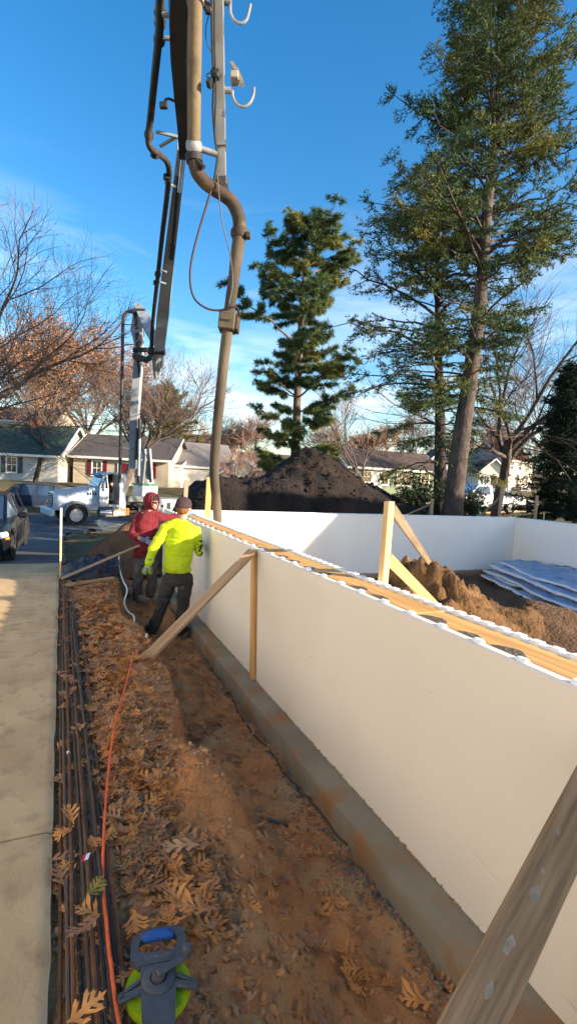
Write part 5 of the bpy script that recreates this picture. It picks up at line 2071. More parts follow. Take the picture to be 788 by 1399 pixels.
MB().box((-1.35, 0, 2.70), (.34, 1.7, .06), rot=Matrix.Rotation(R_(14), 3, 'Y'), bev=.02).build('sun_visor', mat('visor_blue', (.10, .25, .50), rough=.4), TR, local=True)
for k in range(5):
    MB().box((-1.62, -.5 + .25 * k, 2.865), (.10, .09, .05), bev=.015).build('roof_light', 'lamp_amber', TR, local=True)
m = MB()
m.box((-1.33, 1.30, 2.12), (.10, .26, .55), bev=.04)
m.tube([(-1.35, 1.02, 2.32), (-1.33, 1.30, 2.38)], .018, 6)
m.tube([(-1.35, 1.02, 1.90), (-1.33, 1.30, 1.88)], .018, 6)
m.build('mirror', 'paint_truck', TR, local=True)
MB().box((-1.62, 1.06, 1.50), (.10, .05, 1.1), rot=Matrix.Rotation(0, 3, 'Z')).build('door_edge', 'steel_grey', TR, local=True)
# open door swung forward
m = MB()
m.box((-1.36, 1.22, 1.50), (.58, .06, .95), rz=R_(24), bev=.02)
dr_ = m.build('door', 'paint_truck', TR, local=True)
m = MB()
for (a, b_) in (((-1.62, 1.10, 1.98), (-1.52, 1.12, 2.60)), ((-1.10, 1.34, 1.98), (-1.30, 1.22, 2.60)), ((-1.52, 1.12, 2.60), (-1.30, 1.22, 2.60))):
    m.beam(a, b_, .05, .05)
m.build('door_window_frame', 'paint_truck', dr_, local=True)
m = MB()
m.box((-1.85, .96, .78), (.75, .34, .05), bev=.01)
m.box((-1.85, .98, .48), (.75, .30, .05), bev=.01)
m.build('steps', 'steel_grey', TR, local=True)
tb = MB()
tb.lathe([(0, -.62), (.30, -.62), (.32, -.58), (.32, .58), (.30, .62), (0, .62)], c=(-1.85, .78, .62), axis='x', seg=18)
tb.build('fuel_tank', 'chrome', TR, local=True, smooth=True)
# battery box and tool box under the cab
MB().box((-2.25, .98, .72), (.70, .42, .46), bev=.03).build('tool_box', mat('box_cream', (.50, .45, .36), (.40, .35, .28), 5, .6), TR, local=True)
MB().box((-2.72, .98, .72), (.18, .30, .40), bev=.02).build('tool_box', 'lamp_amber', TR, local=True)
m = MB()
for s in (-1, 1):
    m.box((-5.0, s * .43, .86), (8.6, .09, .26))
for xx in (-2.9, -4.4, -6.2, -8.6):
    m.box((xx, 0, .86), (.1, .78, .2))
m.build('chassis', 'rubber_black', TR, local=True)
m = MB()
m.box((-3.35, .86, 1.42), (1.25, .34, .34), bev=.03)
m.build('deck_beam', 'steel_grey', TR, local=True)
m = MB()
m.box((-6.2, 0, 1.36), (3.9, 2.4, .12), bev=.02)
m.box((-5.3, 1.05, 1.05), (1.9, .42, .80), bev=.03)
dk = m.build('deck_box', 'boom_white', TR, local=True)
MB().box((-4.66, 1.272, 1.05), (.16, .012, .16)).build('hatch', 'rubber_black', dk, local=True)
MB().box((-5.05, 1.272, 1.02), (.20, .012, .46)).build('hatch', 'rubber_black', dk, local=True)
pl_ = MB().box((-5.95, 1.272, 1.18), (.62, .012, .20)).build('name_plate', mat('plate_dark', (.02, .035, .05), rough=.4), dk, local=True)
tx = lettering('JACOCO', .15, (-5.95, 1.2795, 1.18), (R_(90), 0, R_(180)), 'lamp_white', dk, name='name_lettering')
# outrigger folded along the truck
m = MB()
m.box((-3.6, .70, 1.02), (1.1, .30, .40), bev=.03)
m.beam((-3.1, .95, .55), (-4.0, 1.05, 1.15), .12, .12)
m.beam((-3.1, .95, 1.15), (-4.0, 1.05, .55), .12, .12)
m.lathe([(.0, 0), (.24, 0), (.24, .06), (.0, .06)], c=(-3.4, 1.05, .25), seg=14)
m.beam((-3.4, 1.05, .30), (-3.4, 1.05, 1.1), .12, .12)
m.build('outrigger', 'pipe_black', TR, local=True)
# turret pedestal
m = MB()
m.box((-4.05, .12, 1.72), (.95, 1.5, .95), bev=.04)
tp_ = m.build('turret_box', 'paint_white', TR, local=True)
MB().box((-4.05, .12, 2.235), (.99, 1.54, .08), bev=.01).build('green_band', 'band_green', tp_, local=True)
m = MB()
m.lathe([(.0, 2.28), (.5, 2.28), (.5, 2.5), (.36, 2.6), (.34, 3.6), (0, 3.6)], c=(-4.15, .0, 0), seg=18)
for s in (-1, 1):
    m.beam((-4.3, s * .38, 2.4), (-4.1, s * .36, 4.3), .10, .5, up=(0, 1, 0))
m.beam((-3.75, .45, 2.3), (-3.9, .35, 4.0), .16, .16)
m.beam((-3.75, -.45, 2.3), (-3.9, -.35, 4.0), .16, .16)
m.build('turret', 'steel_grey', TR, local=True, smooth=True)

# boom sections, in world coordinates
def taper_box(mb, pts, ws, hs_, side=None):
    """Box girder through pts with widths ws (sideways) and depths hs_ (in the bending plane)."""
    rings = []
    pts = [Vector(p) for p in pts]
    for i, p in enumerate(pts):
        t_ = (pts[min(i + 1, len(pts) - 1)] - pts[max(i - 1, 0)]).normalized()
        sd = Vector(side) if side else t_.cross(Vector((0, 0, 1)))
        sd = (sd - t_ * sd.dot(t_)).normalized()
        up_ = sd.cross(t_).normalized()
        w, h = ws[i] / 2, hs_[i] / 2
        rings.append([p - sd * w - up_ * h, p + sd * w - up_ * h, p + sd * w + up_ * h, p - sd * w + up_ * h])
    mb.loft(rings)


BD = at(183, 655, d=27.6)
side_v = ROT @ Vector((1, 0, 0))
d_b = 27.6
m = MB()
taper_box(m, [at(182, 640, d=d_b), at(185, 560, d=d_b), at(190, 490, d=d_b), at(192, 430, d=d_b)], [.36, .40, .40, .36], [.45, .45, .45, .4], side_v)
b1 = m.build('base_boom', 'boom_white', TR)
m = MB()
m.beam(at(189, 585, d=d_b - .32), at(187, 628, d=d_b - .32), .22, .12, up=ROT @ Vector((0, 0, 1)))
m.tube([at(191, 572, d=d_b - .34), at(190, 660, d=d_b - .3)], .10, 10)
m.build('boom_cylinder', 'pipe_black', b1, smooth=True)
m = MB()
m.tube([at(191, 600, d=d_b - .38), at(190, 650, d=d_b - .36)], .065, 10)
m.build('cylinder_rod', 'chrome', b1, smooth=True)
m = MB()
m.tube([at(188, 455, d=d_b - .3), at(190, 495, d=d_b - .3), at(191, 515, d=d_b - .3)], [.12, .12, .06], 10)
m.build('elbow_cylinder', 'pipe_black', b1, smooth=True)
# linkage between base boom and second section
m = MB()
taper_box(m, [at(188, 418, d=d_b), at(200, 440, d=d_b - .6), at(213, 468, d=d_b - 1.6)], [.30, .55, .35], [.35, .45, .35], side_v)
taper_box(m, [at(188, 418, d=d_b - .05), at(186, 450, d=d_b - .05), at(190, 478, d=d_b - .05)], [.22, .5, .3], [.3, .3, .3], side_v)
lk = m.build('boom_link', 'boom_white', TR)
m = MB()
m.tube([at(185, 486, d=d_b - .3), at(200, 492, d=d_b - .8), at(212, 484, d=d_b - 1.6)], [.2, .16, .16], 10)
m.build('link_joint', 'pipe_black', lk, smooth=True)
for p_ in ((189, 425, .3), (192, 478, .3), (213, 480, 1.8)):
    c_ = at(p_[0], p_[1], d=d_b - p_[2] - .06)
    m = MB()
    m.tube([c_ - side_v * .38, c_ + side_v * .38], .13, 12)
    m.build('link_pin', 'pipe_black', lk, smooth=True)
# second section rising towards the camera
m = MB()
S2 = [at(216, 500, d=25.2), at(223, 430, d=23.4), at(231, 355, d=20.8), at(239, 285, d=18.2), at(249, 200, d=15.4)]
taper_box(m, S2, [.42, .52, .42, .34, .26], [.4, .5, .45, .4, .3], side_v)
s2 = m.build('second_boom', 'boom_white', TR)
m = MB()
m.tube([at(212, 488, d=24.6), at(213, 516, d=25.0)], [.16, .09], 10)
m.tube([at(216, 484, d=24.6), at(217, 512, d=25.0)], [.14, .08], 10)
m.build('boom_hook', 'steel_grey', s2, smooth=True)
c_ = at(215, 480, d=24.6)
m = MB()
m.tube([c_ - side_v * .40, c_ + side_v * .36], .19, 14)
m.build('hinge_pin', 'pipe_black', s2, smooth=True)
m = MB()
m.tube([at(244, 240, d=16.4), at(236, 335, d=19.6)], .085, 10)
m.tube([at(236, 335, d=19.6), at(234, 352, d=20.2)], .12, 10)
m.build('boom_cylinder', 'pipe_black', s2, smooth=True)
m = MB()
m.tube([at(251, 205, d=15.0), at(245, 262, d=16.8)], .055, 10)
m.build('cylinder_rod', 'chrome', s2, smooth=True)
# third, overhead section, bowed
m = MB()
S3 = [at(250, 212, d=15.2), at(249, 170, d=14.0), at(246, 120, d=12.6), at(243, 70, d=11.3), at(243, 20, d=10.2), at(247, -40, d=9.2), at(256, -140, d=7.8)]
taper_box(m, S3, [.22, .26, .31, .33, .34, .34, .34], [.28, .3, .34, .36, .36, .36, .36], side_v)
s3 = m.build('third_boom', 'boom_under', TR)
m = MB()
for a, b_ in zip(S3, S3[1:]):
    m.beam(a + side_v * .18, b_ + side_v * .18, .022, .34, up=side_v)
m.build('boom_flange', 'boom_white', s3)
# tip section: square tube with fittings
TT = [at(303, 252, d=7.75), at(301, 150, d=7.3), at(299, 60, d=6.9), at(297, -30, d=6.5), at(295, -150, d=6.1)]
m = MB()
taper_box(m, TT, [.125, .13, .135, .14, .15], [.13, .13, .13, .14, .15], side_v)
tip = m.build('tip_boom', 'steel_grey', TR)
m = MB()
for py_ in (196, 202):
    c_ = at(302, py_, d=7.5)
    m.box(c_, (.155, .155, .012), rot=(ROT @ Matrix(((1, 0, 0), (0, 0, 1), (0, 1, 0)))))
m.tube([at(273, 203, d=7.45), at(297, 211, d=7.5)], .045, 10)
m.build('tip_bracket', 'steel_grey', tip, smooth=True)
m = MB()
m.box(at(302, 250, d=7.72), (.20, .16, .16), rot=ROT, bev=.02)
m.beam(at(296, 246, d=7.7), at(310, 258, d=7.7), .06, .14, up=ROT @ Vector((0, 0, 1)))
m.build('tip_joint', 'pipe_black', tip)
# hooks on the right of the tip
hooks = (((309, 4), [(309, 2), (314, 6), (315, 18), (320, 28), (328, 32), (336, 28), (340, 16), (342, 6)], 6.75), ((309, 123), [(309, 123), (317, 124), (318, 132), (323, 142), (332, 146), (341, 141), (346, 130), (347, 120)], 7.2))
for (st_, pp_, dd) in hooks:
    m = MB()
    m.tube(spline([at(*q, d=dd) for q in pp_], 5), .020, 8)
    m.tube([at(306, pp_[0][1], d=dd), at(316, pp_[0][1] + 1, d=dd)], .045, 10)
    m.build('hook', 'steel_grey', tip, smooth=True)
m = MB()
m.box(at(321, 107, d=7.15), (.11, .10, .17), rot=ROT, bev=.01)
m.beam(at(316, 86, d=7.15), at(324, 98, d=7.15), .05, .05)
m.beam(at(324, 96, d=7.15), at(332, 116, d=7.15), .07, .05)
m.build('control_box', mat('box_grey', (.30, .27, .23), (.24, .21, .18), 8, .7), tip)
m = MB()
m.box(at(295, 101, d=6.95), (.14, .12, .12), rot=ROT @ Matrix.Rotation(.6, 3, 'Z'), bev=.03)
m.box(at(286, 114, d=6.95), (.06, .06, .11), rot=ROT @ Matrix.Rotation(.5, 3, 'Z'))
m.tube(spline([at(289, 107, d=6.95), at(282, 104, d=6.95), at(285, 100, d=6.95), at(291, 101, d=6.95)], 4), .006, 6)
m.build('flood_light', 'rubber_black', tip)
# cables beside the tip
m = MB()
m.tube(spline([at(289, -10, d=6.5), at(290, 60, d=6.8), at(292, 110, d=7.0), at(291, 150, d=7.2), at(294, 190, d=7.4), at(297, 215, d=7.5), at(292, 250, d=7.6)], 6), .018, 7)
m.tube(spline([at(293, -10, d=6.45), at(293, 60, d=6.75), at(295, 120, d=7.0), at(293, 180, d=7.3)], 6), .012, 6)
m.tube(spline([at(286, 18, d=6.7), at(281, 40, d=6.8), at(283, 60, d=6.85), at(290, 72, d=6.9)], 6), .006, 5)
ca = m.build('cables', 'rubber_black', tip, smooth=True)
ca['kind'] = 'stuff'
m = MB()
for px_, py_ in ((280, 2), (283, 9), (285, 14)):
    m.box(at(px_, py_, d=6.6), (.09, .09, .07), rot=ROT, bev=.015)
vb = m.build('valve_block', 'pipe_black', tip)
vb['kind'] = 'stuff'
# tan delivery pipe beside the tip
m = MB()
PP = [at(265, 212, d=7.45), at(265.5, 140, d=7.1), at(266, 70, d=6.8), at(267, 0, d=6.5), at(268, -120, d=6.1)]
m.tube(PP, .092, 18)
dp_ = m.build('delivery_pipe', 'pipe_tan', TR, smooth=True)
m = MB()
m.tube([at(265, 192, d=7.35), at(265, 196, d=7.37), at(265, 203, d=7.4), at(265, 207, d=7.42)], [.10, .115, .115, .10], 18)
m.build('pipe_clamp', 'steel_grey', dp_, smooth=True)
m = MB()
m.tube([at(264, 208, d=7.43), at(265, 213, d=7.45), at(266, 222, d=7.46)], [.115, .125, .118], 18)
m.tube([at(257, 208, d=7.4), at(279, 229, d=7.4)], .035, 8)
m.build('pipe_clamp', 'rubber_black', dp_, smooth=True)
m = MB()
m.tube([at(267, -2, d=6.5), at(267, 5, d=6.5)], .11, 18)
m.build('pipe_clamp', 'steel_grey', dp_, smooth=True)
m = MB()
m.tube(spline([at(265, 216, d=7.45), at(269, 234, d=7.5), at(279, 248, d=7.55), at(292, 258, d=7.6), at(305, 266, d=7.65), at(316, 275, d=7.7), at(324, 290, d=7.75), at(327, 305, d=7.8), at(327, 320, d=7.8)], 6), .098, 16)
eb = m.build('swan_neck', 'elbow_rusty', TR, smooth=True)
m = MB()
m.tube([at(327.5, 312, d=7.8), at(327.4, 316, d=7.8), at(327, 322, d=7.8), at(326.8, 326, d=7.8)], [.11, .135, .135, .11], 18)
m.box(at(339, 322, d=7.75), (.07, .08, .11), rot=ROT, bev=.01)
m.build('neck_clamp', 'elbow_rusty', eb, smooth=True)
# red cable loop and pale strap
m = MB()
m.tube(spline([at(291, 252, d=7.55), at(284, 275, d=7.5), at(272, 315, d=7.4), at(262, 355, d=7.35), at(260, 385, d=7.35), at(266, 408, d=7.4), at(282, 421, d=7.5), at(300, 424, d=7.6), at(315, 420, d=7.6), at(324, 421, d=7.65), at(327, 433, d=7.75)], 8), .016, 8)
tag(m.build('cable_loop', 'red_cable', smooth=True), 'dark red cable hanging in a loop beside the rusty swan neck', 'cable')
m = MB()
pts = spline([at(297, 238, d=7.5), at(300, 275, d=7.5), at(305, 310, d=7.55), at(314, 346, d=7.62), at(318, 385, d=7.65), at(313, 415, d=7.65)], 6)
m.tube(pts, .014, 6, flat=.5)
tag(m.build('strap', mat('strap_pale', (.22, .19, .16), (.16, .14, .12), 12, .8), smooth=True), 'pale strap hanging from the boom tip over the hose', 'strap')
# rubber end hose down to the wall
hs_pts = [at(327, 324, d=7.8), at(323, 352, d=7.82), at(319, 385, d=7.85), at(314, 420, d=7.9), at(311, 450, d=7.95), at(306, 490, d=8.1), at(301, 540, d=8.25), at(296, 590, d=8.4), at(293.5, 625, d=8.5), at(293, 655, d=8.62), at(296, 690, d=8.8), at(298, 720, d=8.95)]
sp = spline(hs_pts, 6)
m = MB()
rr = []
for i, q in enumerate(sp):
    u = i / (len(sp) - 1)
    r_ = .118 - .016 * min(1, u * 6) if u < .17 else .100 - .012 * (u - .17)
    rr.append(r_ * (1 + .03 * fbm(q.z * 2, 0, 0, 2, 1)))
m.tube(sp, [r_ * .86 for r_ in rr], 16)
hz = thing('end_hose', 'cement-stained rubber hose hanging down into the end of the near foam wall', 'hose', sp[-1])
m.build('hose', 'hose_stained', hz, smooth=True)
m = MB()
bx_ = at(311, 441, d=7.95)
R3 = ROT @ Matrix.Rotation(R_(6), 3, 'Z')
m.box(bx_, (.25, .27, .28), rot=R3, bev=.015)
wb = m.build('wooden_block', mat('block_wood', (.105, .082, .056), (.07, .055, .04), 5, .85, .5, 20, dist=.01), hz)
m = MB()
m.box(bx_ + ROT @ Vector((.150, .012, .02)), (.055, .25, .25), rot=R3, bev=.012)
m.build('block_cheek', 'elbow_rusty', wb)
# dark pipeline along the far boom sections
m = MB()
m.tube(spline([at(221, -60, d=9.4), at(219, 0, d=10.2), at(218, 40, d=10.8), at(212, 100, d=12.0), at(206, 160, d=13.2), at(203, 188, d=13.6), at(206, 202, d=13.8), at(216, 210, d=14.2), at(226, 218, d=14.8), at(231, 232, d=15.4), at(229, 262, d=16.4), at(222, 320, d=18.6), at(215, 385, d=21.0), at(209, 440, d=23.2), at(207, 475, d=24.4)], 7), .088, 12)
pl2 = m.build('boom_pipeline', 'pipe_black', TR, smooth=True)
for px_, py_, dd in ((219, 14, 10.5), (219, 28, 10.8), (218, 52, 11.1), (204, 182, 13.6), (212, 208, 14.1), (229, 240, 15.6), (216, 372, 20.6), (214, 384, 21.0)):
    c_ = at(px_, py_, d=dd)
    c2_ = at(px_ - .4, py_ + 5, d=dd + .1)
    m = MB()
    m.tube([c_, c2_], .125, 12)
    m.build('pipe_coupling', 'pipe_black', pl2, smooth=True)
for (a, b_, d1_, d2_) in (((222, 20), (236, 22), 10.4, 10.4), ((220, 52), (235, 53), 11.2, 11.2), ((213, 180), (243, 187), 13.8, 14.0), ((219, 200), (241, 187), 14.2, 14.0), ((217, 368), (228, 372), 20.6, 20.8), ((215, 384), (227, 388), 21.0, 21.2), ((226, 250), (240, 255), 16.0, 16.4)):
    m = MB()
    m.tube([at(*a, d=d1_), at(*b_, d=d2_)], .045, 8)
    m.build('pipe_bracket', 'steel_grey', pl2, smooth=True)
m = MB()
m.tube(spline([at(240, 139, d=12.8), at(231, 135, d=12.7), at(226, 137, d=12.6), at(224, 144, d=12.6)], 5), .03, 8)
m.box(at(224, 144, d=12.6), (.20, .16, .10), rot=ROT, bev=.02)
m.build('work_lamp', 'rubber_black', s3)
m = MB()
m.tube(spline([at(164, 660, d=27.2), at(165, 600, d=27.2), at(167, 520, d=27.2), at(168, 450, d=27.2), at(169, 434, d=27.2), at(173, 427, d=27.2), at(180, 426, d=27.3), at(185, 431, d=27.4), at(187, 450, d=27.4)], 6), .088, 10)
pl3 = m.build('boom_pipeline', 'pipe_black', TR, smooth=True)
for py_ in (443, 470, 548, 612):
    m = MB()
    m.tube([at(168, py_, d=27.2), at(184, py_ + 1, d=27.4)], .03, 6)
    m.build('pipe_bracket', 'steel_grey', pl3)

# wheelbarrow in front of the truck
wc = at(140, 722, d=21)
wbz = ground_z(wc.x, wc.y)
wbw = thing('wheelbarrow', 'blue-grey wheelbarrow standing in front of the pump truck', 'wheelbarrow', (wc.x + .2, wc.y, wbz), R_(160))
mat('tray_blue', (.20, .25, .30), (.15, .18, .21), 6, .5, c3=(.3, .27, .23), s3=5)
m = MB()
m.loft([[(.10, -.22, .34), (.10, .22, .34), (-.50, .20, .40), (-.50, -.20, .40)], [(.42, -.36, .74), (.42, .36, .74), (-.70, .34, .68), (-.70, -.34, .68)]], caps=False)
m.add([(.10, -.22, .34), (.10, .22, .34), (-.50, .20, .40), (-.50, -.20, .40)], [(0, 1, 2, 3)])
m.build('tray', 'tray_blue', wbw, local=True)
for s in (-1, 1):
    m = MB()
    m.tube([(.62, s * .10, .22), (.0, s * .20, .33), (-.6, s * .26, .42), (-1.15, s * .30, .55)], .018, 8)
    m.build('handle', 'brace_wood', wbw, local=True, smooth=True)
    m = MB()
    m.tube([(-.2, s * .22, .36), (-.42, s * .24, .0), (-.60, s * .25, .40)], .014, 6)
    m.build('leg', 'pipe_black', wbw, local=True, smooth=True)
m = MB()
m.lathe([(.10, -.05), (.18, -.05), (.20, -.02), (.20, .02), (.18, .05), (.10, .05), (.03, .05), (.03, -.05)], c=(.62, 0, .20), axis='y', seg=20)
m.build('wheel', 'tyre', wbw, local=True, smooth=True)
# ------------------------------------------------------------------ people
mat('skin', (.46, .26, .18), (.40, .22, .15), 20, .55, spec=.3)
mat('skin_face', (.42, .235, .165), (.36, .20, .14), 20, .5, spec=.35)
mat('hair_red', (.22, .10, .04), (.15, .065, .03), 60, .7, .5, 120, dist=.004)
mat('beanie_brown', (.055, .032, .035), (.04, .024, .027), 50, .9, .8, 90, dist=.006)
mat('beanie_black', (.015, .015, .017), (.022, .022, .024), 50, .9, .6, 90, dist=.006)
mat('shirt_yellow', (.52, .66, .012), (.46, .60, .01), 9, .75, .35, 26, dist=.02, trans=.06)
mat('shirt_print', (.60, .78, .012), (.02, .022, .015), 16, .75, .3, 26, lo=.46, hi=.50, dist=.02)
mat('hoodie_red', (.15, .014, .020), (.115, .010, .016), 9, .9, .5, 30, dist=.02)
mat('hoodie_red_light', (.20, .022, .026), (.16, .017, .021), 9, .9, .5, 30, dist=.02)
mat('pants_black', (.030, .030, .032), (.048, .044, .041), 8, .9, .5, 30, dist=.02, c3=(.10, .075, .05), s3=6, t3=(.60, .72))
mat('jeans_grey', (.085, .085, .088), (.055, .056, .06), 7, .9, .5, 30, dist=.02, c3=(.14, .115, .09), s3=6, t3=(.56, .70))
mat('boot_dark', (.022, .020, .019), (.045, .035, .028), 12, .8, .4, 30)
mat('shoe_tan', (.30, .235, .17), (.22, .165, .115), 14, .85, .4, 30)
mat('glove_grey', (.22, .25, .21), (.15, .17, .15), 30, .85, .4, 60)
mat('glove_neon', (.32, .50, .05), (.26, .42, .04), 20, .8)
mat('glove_blue', (.13, .18, .36), (.09, .13, .28), 20, .7)
mat('lens_dark', (.01, .008, .008), rough=.08, spec=.9)


def ell(c, r, ax, seg=12, rings=8):
    """Ellipsoid as (verts, faces): radii r along the axes ax."""
    vs_, fs_ = [], []
    c = Vector(c)
    for i in range(rings + 1):
        th = math.pi * i / rings
        for k in range(seg):
            a = 2 * math.pi * k / seg
            l_ = (math.sin(th) * math.cos(a) * r[0], math.sin(th) * math.sin(a) * r[1], math.cos(th) * r[2])
            vs_.append(c + ax[0] * l_[0] + ax[1] * l_[1] + ax[2] * l_[2])
    for i in range(rings):
        for k in range(seg):
            k2 = (k + 1) % seg
            fs_.append((i * seg + k, i * seg + k2, (i + 1) * seg + k2, (i + 1) * seg + k))
    return vs_, fs_


class Flesh(MB):
    """Overlapping solids that are fused into one continuous skin by a voxel remesh."""

    def ball(self, c, r, ax=None):
        ax = ax or (Vector((1, 0, 0)), Vector((0, 1, 0)), Vector((0, 0, 1)))
        r = (r, r, r) if not hasattr(r, '__len__') else r
        return self.add(*ell(c, r, ax))

    def limb(self, pts, rs):
        pts = [Vector(p) for p in pts]
        self.tube(pts, rs, 12)
        for p, r in zip(pts, rs):
            self.ball(p, r * .99)
        return self

    def rings_(self, cs, rx, ry, X, Y):
        rr = []
        for c, a, b in zip(cs, rx, ry):
            c = Vector(c)
            rr.append([c + X * (a * math.cos(t)) + Y * (b * math.sin(t)) for t in [2 * math.pi * k / 18 for k in range(18)]])
        return self.loft(rr)

    def fuse(self, name, mats, parent, voxel=.011, smooth=5, wrinkle=0.0, wscale=9.0, seed=0, pick=None):
        me = self.mesh(name, False, [], fixn=True)
        tmp = bpy.data.objects.new('tmp', me)
        COL.objects.link(tmp)
        rm = tmp.modifiers.new('r', 'REMESH')
        rm.mode = 'VOXEL'
        rm.voxel_size = voxel
        sm = tmp.modifiers.new('s', 'SMOOTH')
        sm.iterations = smooth
        sm.factor = .5
        dg = bpy.context.evaluated_depsgraph_get()
        out = bpy.data.meshes.new_from_object(tmp.evaluated_get(dg))
        bpy.data.objects.remove(tmp)
        inv = world_of(parent).inverted()
        nrm = [v.normal.copy() for v in out.vertices]
        wv = [v.co.copy() for v in out.vertices]
        for v, n_, w in zip(out.vertices, nrm, wv):
            k = 0
            if wrinkle:
                q = w + Vector((0, 0, seed))
                k = wrinkle * (noise.fractal(Vector((q.x * wscale, q.y * wscale, q.z * wscale * 1.8)), 1.0, 2.0, 3))
                k += wrinkle * .7 * abs(noise.noise(Vector((q.x * wscale * .6 + q.z * 7, q.y * wscale * .6, q.z * 15))))
            v.co = inv @ (w + n_ * k)
        out.materials.clear()
        mats = mats if isinstance(mats, (list, tuple)) else [mats]
        for m_ in mats:
            out.materials.append(MATS[m_])
        if pick:
            out.polygons.foreach_set('material_index', [pick(sum((wv[i] for i in p.vertices), Vector()) / len(p.vertices)) for p in out.polygons])
        out.polygons.foreach_set('use_smooth', [True] * len(out.polygons))
        out.name = name
        out.update()
        o = bpy.data.objects.new(name, out)
        COL.objects.link(o)
        o.parent = parent
        return o


def hand_into(fl, wrist, palm_dir, side, curl_dir, s=1.0, curl=.5):
    """Palm and five separate fingers: palm_dir along the hand, side towards the thumb, curl_dir the way fingers close."""
    d, sd, cd = palm_dir.normalized(), side.normalized(), curl_dir.normalized()
    w = Vector(wrist)
    pc = w + d * .05 * s
    fl.ball(pc, (.042 * s, .020 * s, .055 * s), (sd, cd, d))
    for k, L in enumerate((.068, .076, .070, .054)):
        b = w + d * .088 * s + sd * (.028 - .019 * k) * s
        p1 = b + (d * (1 - curl * .5) + cd * curl).normalized() * L * .5 * s
        p2 = p1 + (d * (1 - curl * 1.2) + cd * curl * 1.6).normalized() * L * .55 * s
        fl.limb([b - d * .02 * s, b, p1, p2], [.0105 * s, .0105 * s, .0095 * s, .0085 * s])
    b = w + d * .030 * s + sd * .036 * s
    p1 = b + (d * .7 + sd * .7 + cd * .3).normalized() * .034 * s
    p2 = p1 + (d * .9 + sd * .2 + cd * .6).normalized() * .030 * s
    fl.limb([b - sd * .012 * s, b, p1, p2], [.013 * s, .012 * s, .011 * s, .009 * s])


def head_into(fl, c, F, Rt, U, s=1.0):
    """Head with cranium, jaw, nose, ears; F is where the face looks."""
    ax = (Rt, F, U)
    fl.ball(c + U * .025 * s, (.075 * s, .095 * s, .095 * s), ax)
    fl.ball(c + F * .025 * s - U * .045 * s, (.058 * s, .068 * s, .072 * s), ax)
    fl.ball(c + F * .062 * s - U * .085 * s, (.030 * s, .026 * s, .024 * s), ax)      # chin
    fl.limb([c + F * .088 * s + U * .012 * s, c + F * .108 * s - U * .024 * s], [.009 * s, .015 * s])   # nose
    fl.ball(c + F * .086 * s - U * .052 * s, (.026 * s, .014 * s, .007 * s), ax)       # upper lip
    fl.ball(c + F * .084 * s - U * .064 * s, (.024 * s, .014 * s, .007 * s), ax)       # lower lip
    for k in (-1, 1):
        fl.ball(c + Rt * .078 * s * k - U * .008 * s - F * .005 * s, (.010 * s, .018 * s, .030 * s), ax)
        fl.ball(c + Rt * .034 * s * k + F * .075 * s + U * .022 * s, (.022 * s, .012 * s, .008 * s), ax)   # brow
        fl.ball(c + Rt * .045 * s * k + F * .066 * s - U * .018 * s, (.022 * s, .020 * s, .020 * s), ax)   # cheek


def boot_into(fl, heel, toe_dir, U, s=1.0, L=.29):
    d = Vector(toe_dir)
    d.z = 0
    d.normalize()
    sd = d.cross(U)
    h = Vector(heel)
    fl.ball(h + d * .03 * s + U * .045 * s, (.045 * s, .055 * s, .048 * s), (sd, d, U))
    fl.ball(h + d * .11 * s + U * .05 * s, (.046 * s, .09 * s, .050 * s), (sd, d, U))
    fl.ball(h + d * (L - .09) * s + U * .036 * s, (.052 * s, .085 * s, .038 * s), (sd, d, U))
    fl.box(h + d * (L * .42) * s + U * .010 * s, (.09 * s, L * .9 * s, .02 * s), rot=Matrix((sd, d, U)).transposed())
    fl.limb([h + d * .035 * s + U * .04 * s, h + d * .03 * s + U * .16 * s], [.052 * s, .052 * s])


UPV = Vector((0, 0, 1))

# ---- worker in the yellow shirt, seen from behind
DY = 6.30


def Y(px, py, dd=0.0):
    return at(px, py, d=DY + dd)


footL = at(207, 868, z=-.47)
footR = at(245, 862, z=-.48)
wy = thing('person', 'person in neon yellow shirt, black trousers and brown knit cap, seen from behind', 'person', ((footL.x + footR.x) / 2, (footL.y + footR.y) / 2, -.48))
Fy = Vector((.55, .83, 0)).normalized()
Ry = Fy.cross(UPV).normalized()
DY = (ROT.transposed() @ (Vector(wy.location) - CAM)).z
headY = Y(251, 694)
neckY = Y(249, 709)
shL, shR = Y(225, 722, -.04), Y(267, 725, .05)
elL, elR = Y(210, 750, -.10), Y(272, 754, .06)
wrL, wrR = Y(203, 770, -.16), Y(267, 744, .32)
hipL, hipR = Y(232, 792), Y(254, 792)
knL, knR = Y(222, 826, .02), Y(250, 828, .05)
anL, anR = Y(211, 858, -.02), Y(246, 855, .02)
chest, waist, pelv = Y(246, 738), Y(243, 766), Y(243, 786)
# body: one continuous figure
fl = Flesh()
fl.rings_([pelv - UPV * .06, pelv, waist, chest, Y(247, 716), Y(249, 712)], [.13, .15, .14, .155, .14, .06], [.09, .10, .095, .10, .08, .06], Ry, Fy)
fl.limb([Y(248, 716), neckY, headY - UPV * .03], [.055, .052, .055])
head_into(fl, headY, (Fy + Ry * .25).normalized(), Fy.cross(UPV), UPV)
for sh, el_, wr in ((shL, elL, wrL), (shR, elR, wrR)):
    fl.limb([chest.lerp(sh, .6), sh - UPV * .015, sh.lerp(el_, .5), el_, el_.lerp(wr, .5), wr], [.045, .042, .040, .036, .034, .027])
for hp, kn, an in ((hipL, knL, anL), (hipR, knR, anR)):
    fl.limb([hp, hp.lerp(kn, .5), kn, kn.lerp(an, .4), an], [.078, .068, .050, .050, .036])
hand_into(fl, wrL, (Y(196, 784, -.16) - wrL), -Fy * .2 + Ry * .5, Fy, 1.0, .45)
